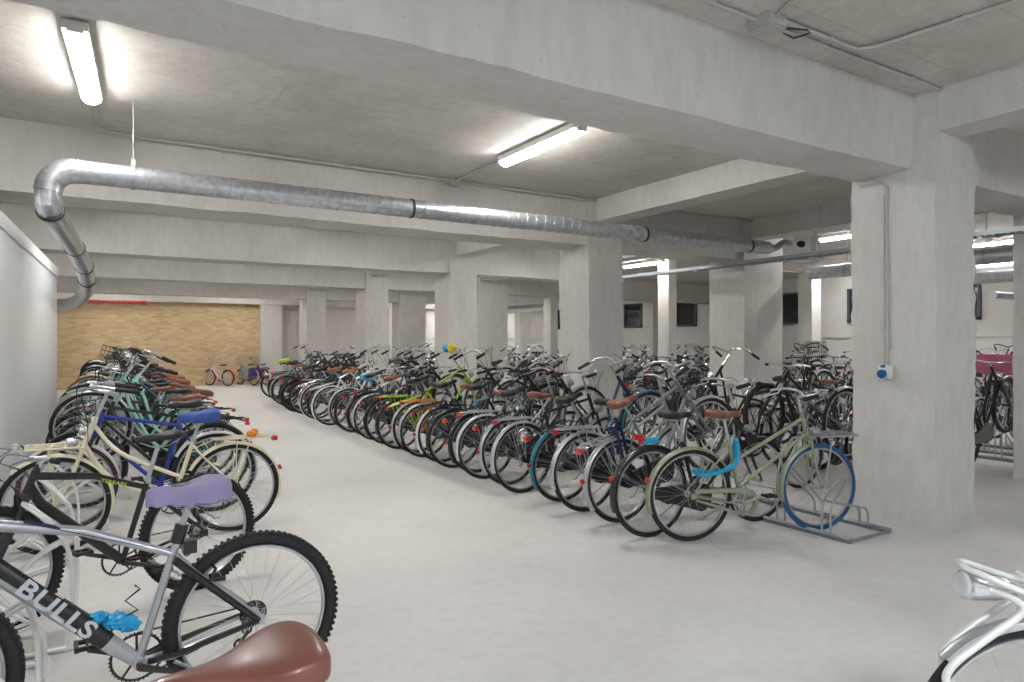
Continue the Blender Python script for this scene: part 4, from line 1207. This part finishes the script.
# ---- racks: galvanised high-low racks
def rack_parts():
    rail = MB(); rail.tube([(0, 0, .022), (0, 2.0, .022)], .02, 8); rail.box((0, 1.0, .004), (.05, 2.0, .008))
    lo = MB(); hi = MB(); 
    def holder(mb, z, y0=0):
        for s in (-1, 1):
            y = y0 + s * .036
            mb.tube(smooth_path([(.0, y, .03), (.0, y, z * .55), (.03, y, z * .8)], 3) + [(.12, y, z), (.13, y, z)], .0085, 7)
            mb.tube([(.03, y + s * .0, z * .80), (.10, y, z * .74), (.46, y, .17), (.50, y, .12), (.50, y, .03)], .0085, 7)
        mb.tube(smooth_path([(.12, y0 - .036, z), (.17, y0 - .036, z + .05), (.20, y0 - .02, z + .075), (.20, y0 + .02, z + .075), (.17, y0 + .036, z + .05), (.12, y0 + .036, z)], 3), .0085, 7)
    holder(lo, .34); holder(hi, .62)
    br = MB(); br.tube([(0, 0, .015), (.52, 0, .015)], .012, 6)
    return rail.mesh('floor_rail', MATS['rail_grey']), lo.mesh('wheel_holder', MATS['galv']), hi.mesh('wheel_holder', MATS['galv']), br.mesh('cross_bar', MATS['rail_grey'])
RAIL, HLO, HHI, CBAR = rack_parts()
def rack(x, y, flip, label, group, step=.4, first_low=True, m=None):
    o = empty('bicycle_rack', (x, y, 0), 0); o.scale = (-1 if flip else 1, 1, 1) if False else (1, 1, 1)
    tag(o, label, 'bicycle rack', group)
    sg = -1 if flip else 1
    def pt(nm, me, loc):
        c = link(nm, me, o)
        c.location = loc; c.rotation_euler = (0, 0, PI if flip else 0)
        if m:
            c.material_slots[0].link = 'OBJECT'; c.material_slots[0].material = MATS[m]
        return c
    off = 2.0 if flip else 0
    pt('floor_rail', RAIL, (0, off, 0)); pt('floor_rail', RAIL, (sg * .52, off, 0))
    pt('cross_bar', CBAR, (0, .01, 0)); pt('cross_bar', CBAR, (0, 1.99, 0))
    for k in range(5):
        pt('wheel_holder', HLO if (k % 2 == 0) == first_low else HHI, (0, .2 + k * .4, 0))
    return o
y = 2.93; n_ = 0
while y < 20:
    rack(4.76, y, False, 'galvanised high-low bicycle rack, %s section of the middle row from its near end' % ordn(n_), 'racks of the middle row'); 
    
    y += 2.0; n_ += 1
y = 3.9; n_ = 0
while y < 21:
    rack(-.10 if y < 5 else .08, y, True, 'galvanised bicycle rack, %s section of the left row from its near end' % ordn(n_), 'racks of the left row', first_low=False, m='white_tube'); y += 2.0; n_ += 1
rack(-.19, 1.8, True, 'light silver bicycle rack on the floor at the lower left edge', 'racks of the left row', m='white_tube')
for j, (xx, fl, wh) in enumerate(((9.65, False, 'third row'), (10.75, True, 'fourth row'), (14.4, False, 'fifth row'))):
    y = 3.4; n_ = 0
    while y < 19:
        rack(xx, y, fl, 'galvanised bicycle rack, %s section of the %s' % (ordn(n_), wh), 'racks of the ' + wh); y += 2.0; n_ += 1

# ---- kids' bicycles in front of the brick wall
GK = "children's bicycles by the brick wall"
KP = dict(style='kid', r=.27, tr=.02, wb=.82, guards=True, bars='kid', chaincase=True, sad='sport')
def kid(p, h, lab, **k):
    a = dict(KP); a.update(k); return place_bike(p, R(h), lab, GK, **a)
k1 = kid((3.75, 24.0), 125, "white child's bicycle with red mudguards in front of the brick wall", frame='white', guard='red', saddle='leather_black', light='red_lens', geo_carrier=False, tire='rubber', case='white')
k2 = kid((4.55, 23.9), 112, "blue-grey child's bicycle with purple panniers by the brick wall", frame='skyblue', guard='lightgrey', saddle='leather_black', geo_carrier=True, carrier='black')
k3 = kid((4.95, 24.05), 100, "black child's bicycle with pink details beside the white pilaster", frame='black', guard='black', saddle='leather_black', light='pink_lens', geo_carrier=True, carrier='black')
k4 = kid((5.65, 22.3), 80, "dark child's bicycle with a lime green frame near the row's far end", frame='lime', guard='black', saddle='leather_black', geo_carrier=False, case='black')
for s, w_ in ((-1, 'right'), (1, 'left')):
    m = MB(); c = Vector((-.1, s * .13, .46)); rows = []
    for x, q in ((-.15, .8), (-.13, 1), (.13, 1), (.15, .8)):
        rows.append([(c.x + x, c.y + dy * q, c.z + dz * q) for dy, dz in ((-.05, -.13), (.05, -.13), (.055, .1), (.03, .13), (-.03, .13), (-.055, .1))])
    m.grid(rows, closed_u=True, caps=True)
    thing_on('pannier_bag', m, 'purple', k2[2], c, 'dark purple pannier hanging on the %s side of the small blue-grey bicycle' % w_, 'bag')

# ---- things on the middle row
# cyan chain lock on the sage green bicycle
s_ = ia1['ST']; B_ = ia1['BB']
m = MB()
p0 = B_.lerp(s_, .78)
m.tube(smooth_path([p0 + Vector((.035, -.03, .07)), p0 + Vector((.03, -.05, -.02)), p0 + Vector((-.02, -.06, -.1)), p0 + Vector((-.2, -.07, -.145)), p0 + Vector((-.30, -.05, -.15)), p0 + Vector((-.28, .04, -.13)), p0 + Vector((-.12, .06, -.16)), p0 + Vector((0.02, .04, -.12)), p0 + Vector((.045, .03, -.02)), p0 + Vector((.04, .0, .09)), p0 + Vector((.035, -.03, .07))], 5), .017, 8)
thing_on('chain_lock', m, 'plastic_cyan', MA1, p0, 'bright blue sleeved chain lock around the seat tube of the sage green bicycle', 'lock')
m = MB(); q = Vector((-.02, 0, .735)); m.box(q, (.15, .07, .03)); m.box(q + Vector((.02, 0, .018)), (.09, .05, .014))
thing_on('saddle_bag', m, 'plastic_cyan', MA2, q, 'bright blue bag on the rear mudguard of the second bicycle in the row', 'bag')
m = MB(); q = Vector((-.10, 0, .765)); m.box(q, (.035, .10, .045)); m.cyl(q, q + Vector((0.0, 0, -.07)), .008, 6)
thing_on('bicycle_light', m, 'red_lens', MA2, q, 'broad red tail light standing above the mudguard of the second bicycle', 'light')
# straps over the third bicycle's carrier
inf, MM = AINFO[2][1], AINFO[2][2]
m = MB(); q = Vector((.03, -.05, .745))
for dx in (0, .05):
    m.tube(smooth_path([q + Vector((dx, .09, -.2)), q + Vector((dx, .05, .02)), q + Vector((dx, -.03, .03)), q + Vector((dx - .01, -.05, -.1)), q + Vector((dx - .03, -.055, -.42))], 4), .012, 6, flat=1.5)
m2 = crumple_mb(q + Vector((.03, .03, .05)), .07, .06, .05, 4); m.add(m2.v, m2.f)
thing_on('bungee_straps', m, 'navy', MM, q, 'dark blue straps hanging over the silver carrier of the third bicycle', 'straps')
# saddle covers far down the row
for (n_, mk, lab) in ((LASTA - 1, 'cover_lime', 'fluorescent yellow-green cover on a saddle near the far end of the middle row'), (17, 'plastic_cyan', 'small light blue cover on a saddle in the far part of the middle row')):
    inf, MM = AINFO[n_][1], AINFO[n_][2]
    thing_on('saddle_cover', cover_mb(inf['saddle'], n_), mk, MM, inf['saddle'], lab, 'saddle cover')
# yellow and blue bundles on a handlebar
inf, MM = AINFO[12][1], AINFO[12][2]
c = inf['cl'] + Vector((.04, .14, .065)); thing_on('bundle', crumple_mb(c, .06, .06, .07, 3), 'yellow', MM, c, 'bright yellow bundle tied on a handlebar in the middle row', 'bundle')
c = inf['cl'] + Vector((.0, .25, .075)); thing_on('bundle', crumple_mb(c, .055, .055, .05, 6), 'plastic_cyan', MM, c, 'light blue bundle tied beside the yellow one', 'bundle')

# pink crate bicycle at the right edge, and grey basket bicycle in the middle
pk, ipk, MPK = place_bike((11.25, 4.25), PI, 'dark bicycle carrying a pink crate at the right picture edge', 'bicycles in the fourth row', style='step', frame='grey', guard='grey', carrier='black', bars='high', raised=.2)
m = MB(); q = ipk['crown'] + Vector((.2, 0, .26))
W, D, H_ = .46, .34, .22
m.box(q + Vector((0, 0, -H_ / 2)), (D, W, .012))
for s in (-1, 1):
    for z_ in (-.08, -.03, .03, .09): m.box(q + Vector((s * D / 2, 0, z_)), (.012, W, .032)); m.box(q + Vector((0, s * W / 2, z_)), (D, .012, .032))
    for s2 in (-1, 1): m.box(q + Vector((s * D / 2, s2 * W / 2, 0)), (.03, .03, H_))
for s in (-1, 1): m.box(q + Vector((s * (D / 2 - .004), 0, 0)), (.004, W, .2)); m.box(q + Vector((0, s * (W / 2 - .004), 0)), (D, .004, .2))
thing_on('crate', m, 'crate_pink', MPK, q, 'pink plastic crate mounted above a front wheel at the right picture edge', 'crate')

# ---- bicycle at the lower right corner
hd_ = R(150); fx, fy = 2.275, .865
br_, ibr, MBR = place_bike((fx - 1.08 * math.cos(hd_), fy - 1.08 * math.sin(hd_)), hd_, 'bicycle with a silver front mudguard and headlight at the lower right corner', 'bicycles at the lower right', style='diamond', fine=True, frame='silver', guard='silver', saddle='leather_black', bars='swept', rim='rim')
o = empty('bicycle_rack', (fx, fy, 0), hd_); tag(o, 'light silver tubular rack around the front wheel at the lower right corner', 'bicycle rack')
for s_ in (1, -1):
    m = MB(); y_ = s_ * .06; k_ = -.07 if s_ < 0 else 0
    m.tube(smooth_path([(.20 + k_, y_, .02), (.22 + k_, y_, .40), (.28 + k_, y_, .54), (.27 + k_, y_, .60), (.18 + k_, y_, .67), (.09 + k_, y_, .73), (.07 + k_, y_, .765), (.10 + k_, y_ * .8, .79), (.15 + k_, y_ * .5, .805)], 5) + [(.17 + k_, 0, .81)], .0105, 10)
    build('wheel_holder', m, MATS['white_tube'], o)
m = MB(); m.tube([(-.35, .06, .03), (-.3, .06, .3), (.06, .06, .66)], .0105, 10); m.tube([(-.35, -.06, .03), (-.3, -.06, .3), (-.01, -.06, .66)], .0105, 10); build('support_bar', m, MATS['white_tube'], o)
m = MB(); m.tube([(.2, -.5, .02), (.2, .5, .02)], .02, 8); m.tube([(-.35, -.5, .02), (-.35, .5, .02)], .02, 8); build('floor_rail', m, MATS['white_tube'], o)
m = MB(); m.tube(smooth_path([(-.25, .07, .71), (.0, .07, .78), (.15, .06, .84), (.19, .0, .855), (.15, -.06, .85), (0, -.07, .80), (-.25, -.07, .73)], 5), .009, 8)
m.tube([(-.02, -.07, .815), (-.02, .07, .795)], .006, 6); m.tube([(-.14, -.07, .78), (-.14, .07, .76)], .006, 6)
m.v = [tuple(Vector(v) + Vector((1.08, 0, 0))) for v in m.v]
build('front_carrier', m, MATS['white_tube'], br_)
m = MB(); m.lathe((1.08 + .14, .0, .80), (1, 0, .12), [(-.11, .006), (-.09, .022), (-.04, .036), (.02, .042), (.05, .042), (.055, .036)], 18)
build('headlamp', m, MATS['chrome'], br_)
m = MB(); m.lathe((1.08 + .195, .0, .807), (1, 0, .12), [(0, .036), (.008, .03), (.012, .012)], 18)
build('headlamp_lens', m, MATS['clear_lens'], br_)
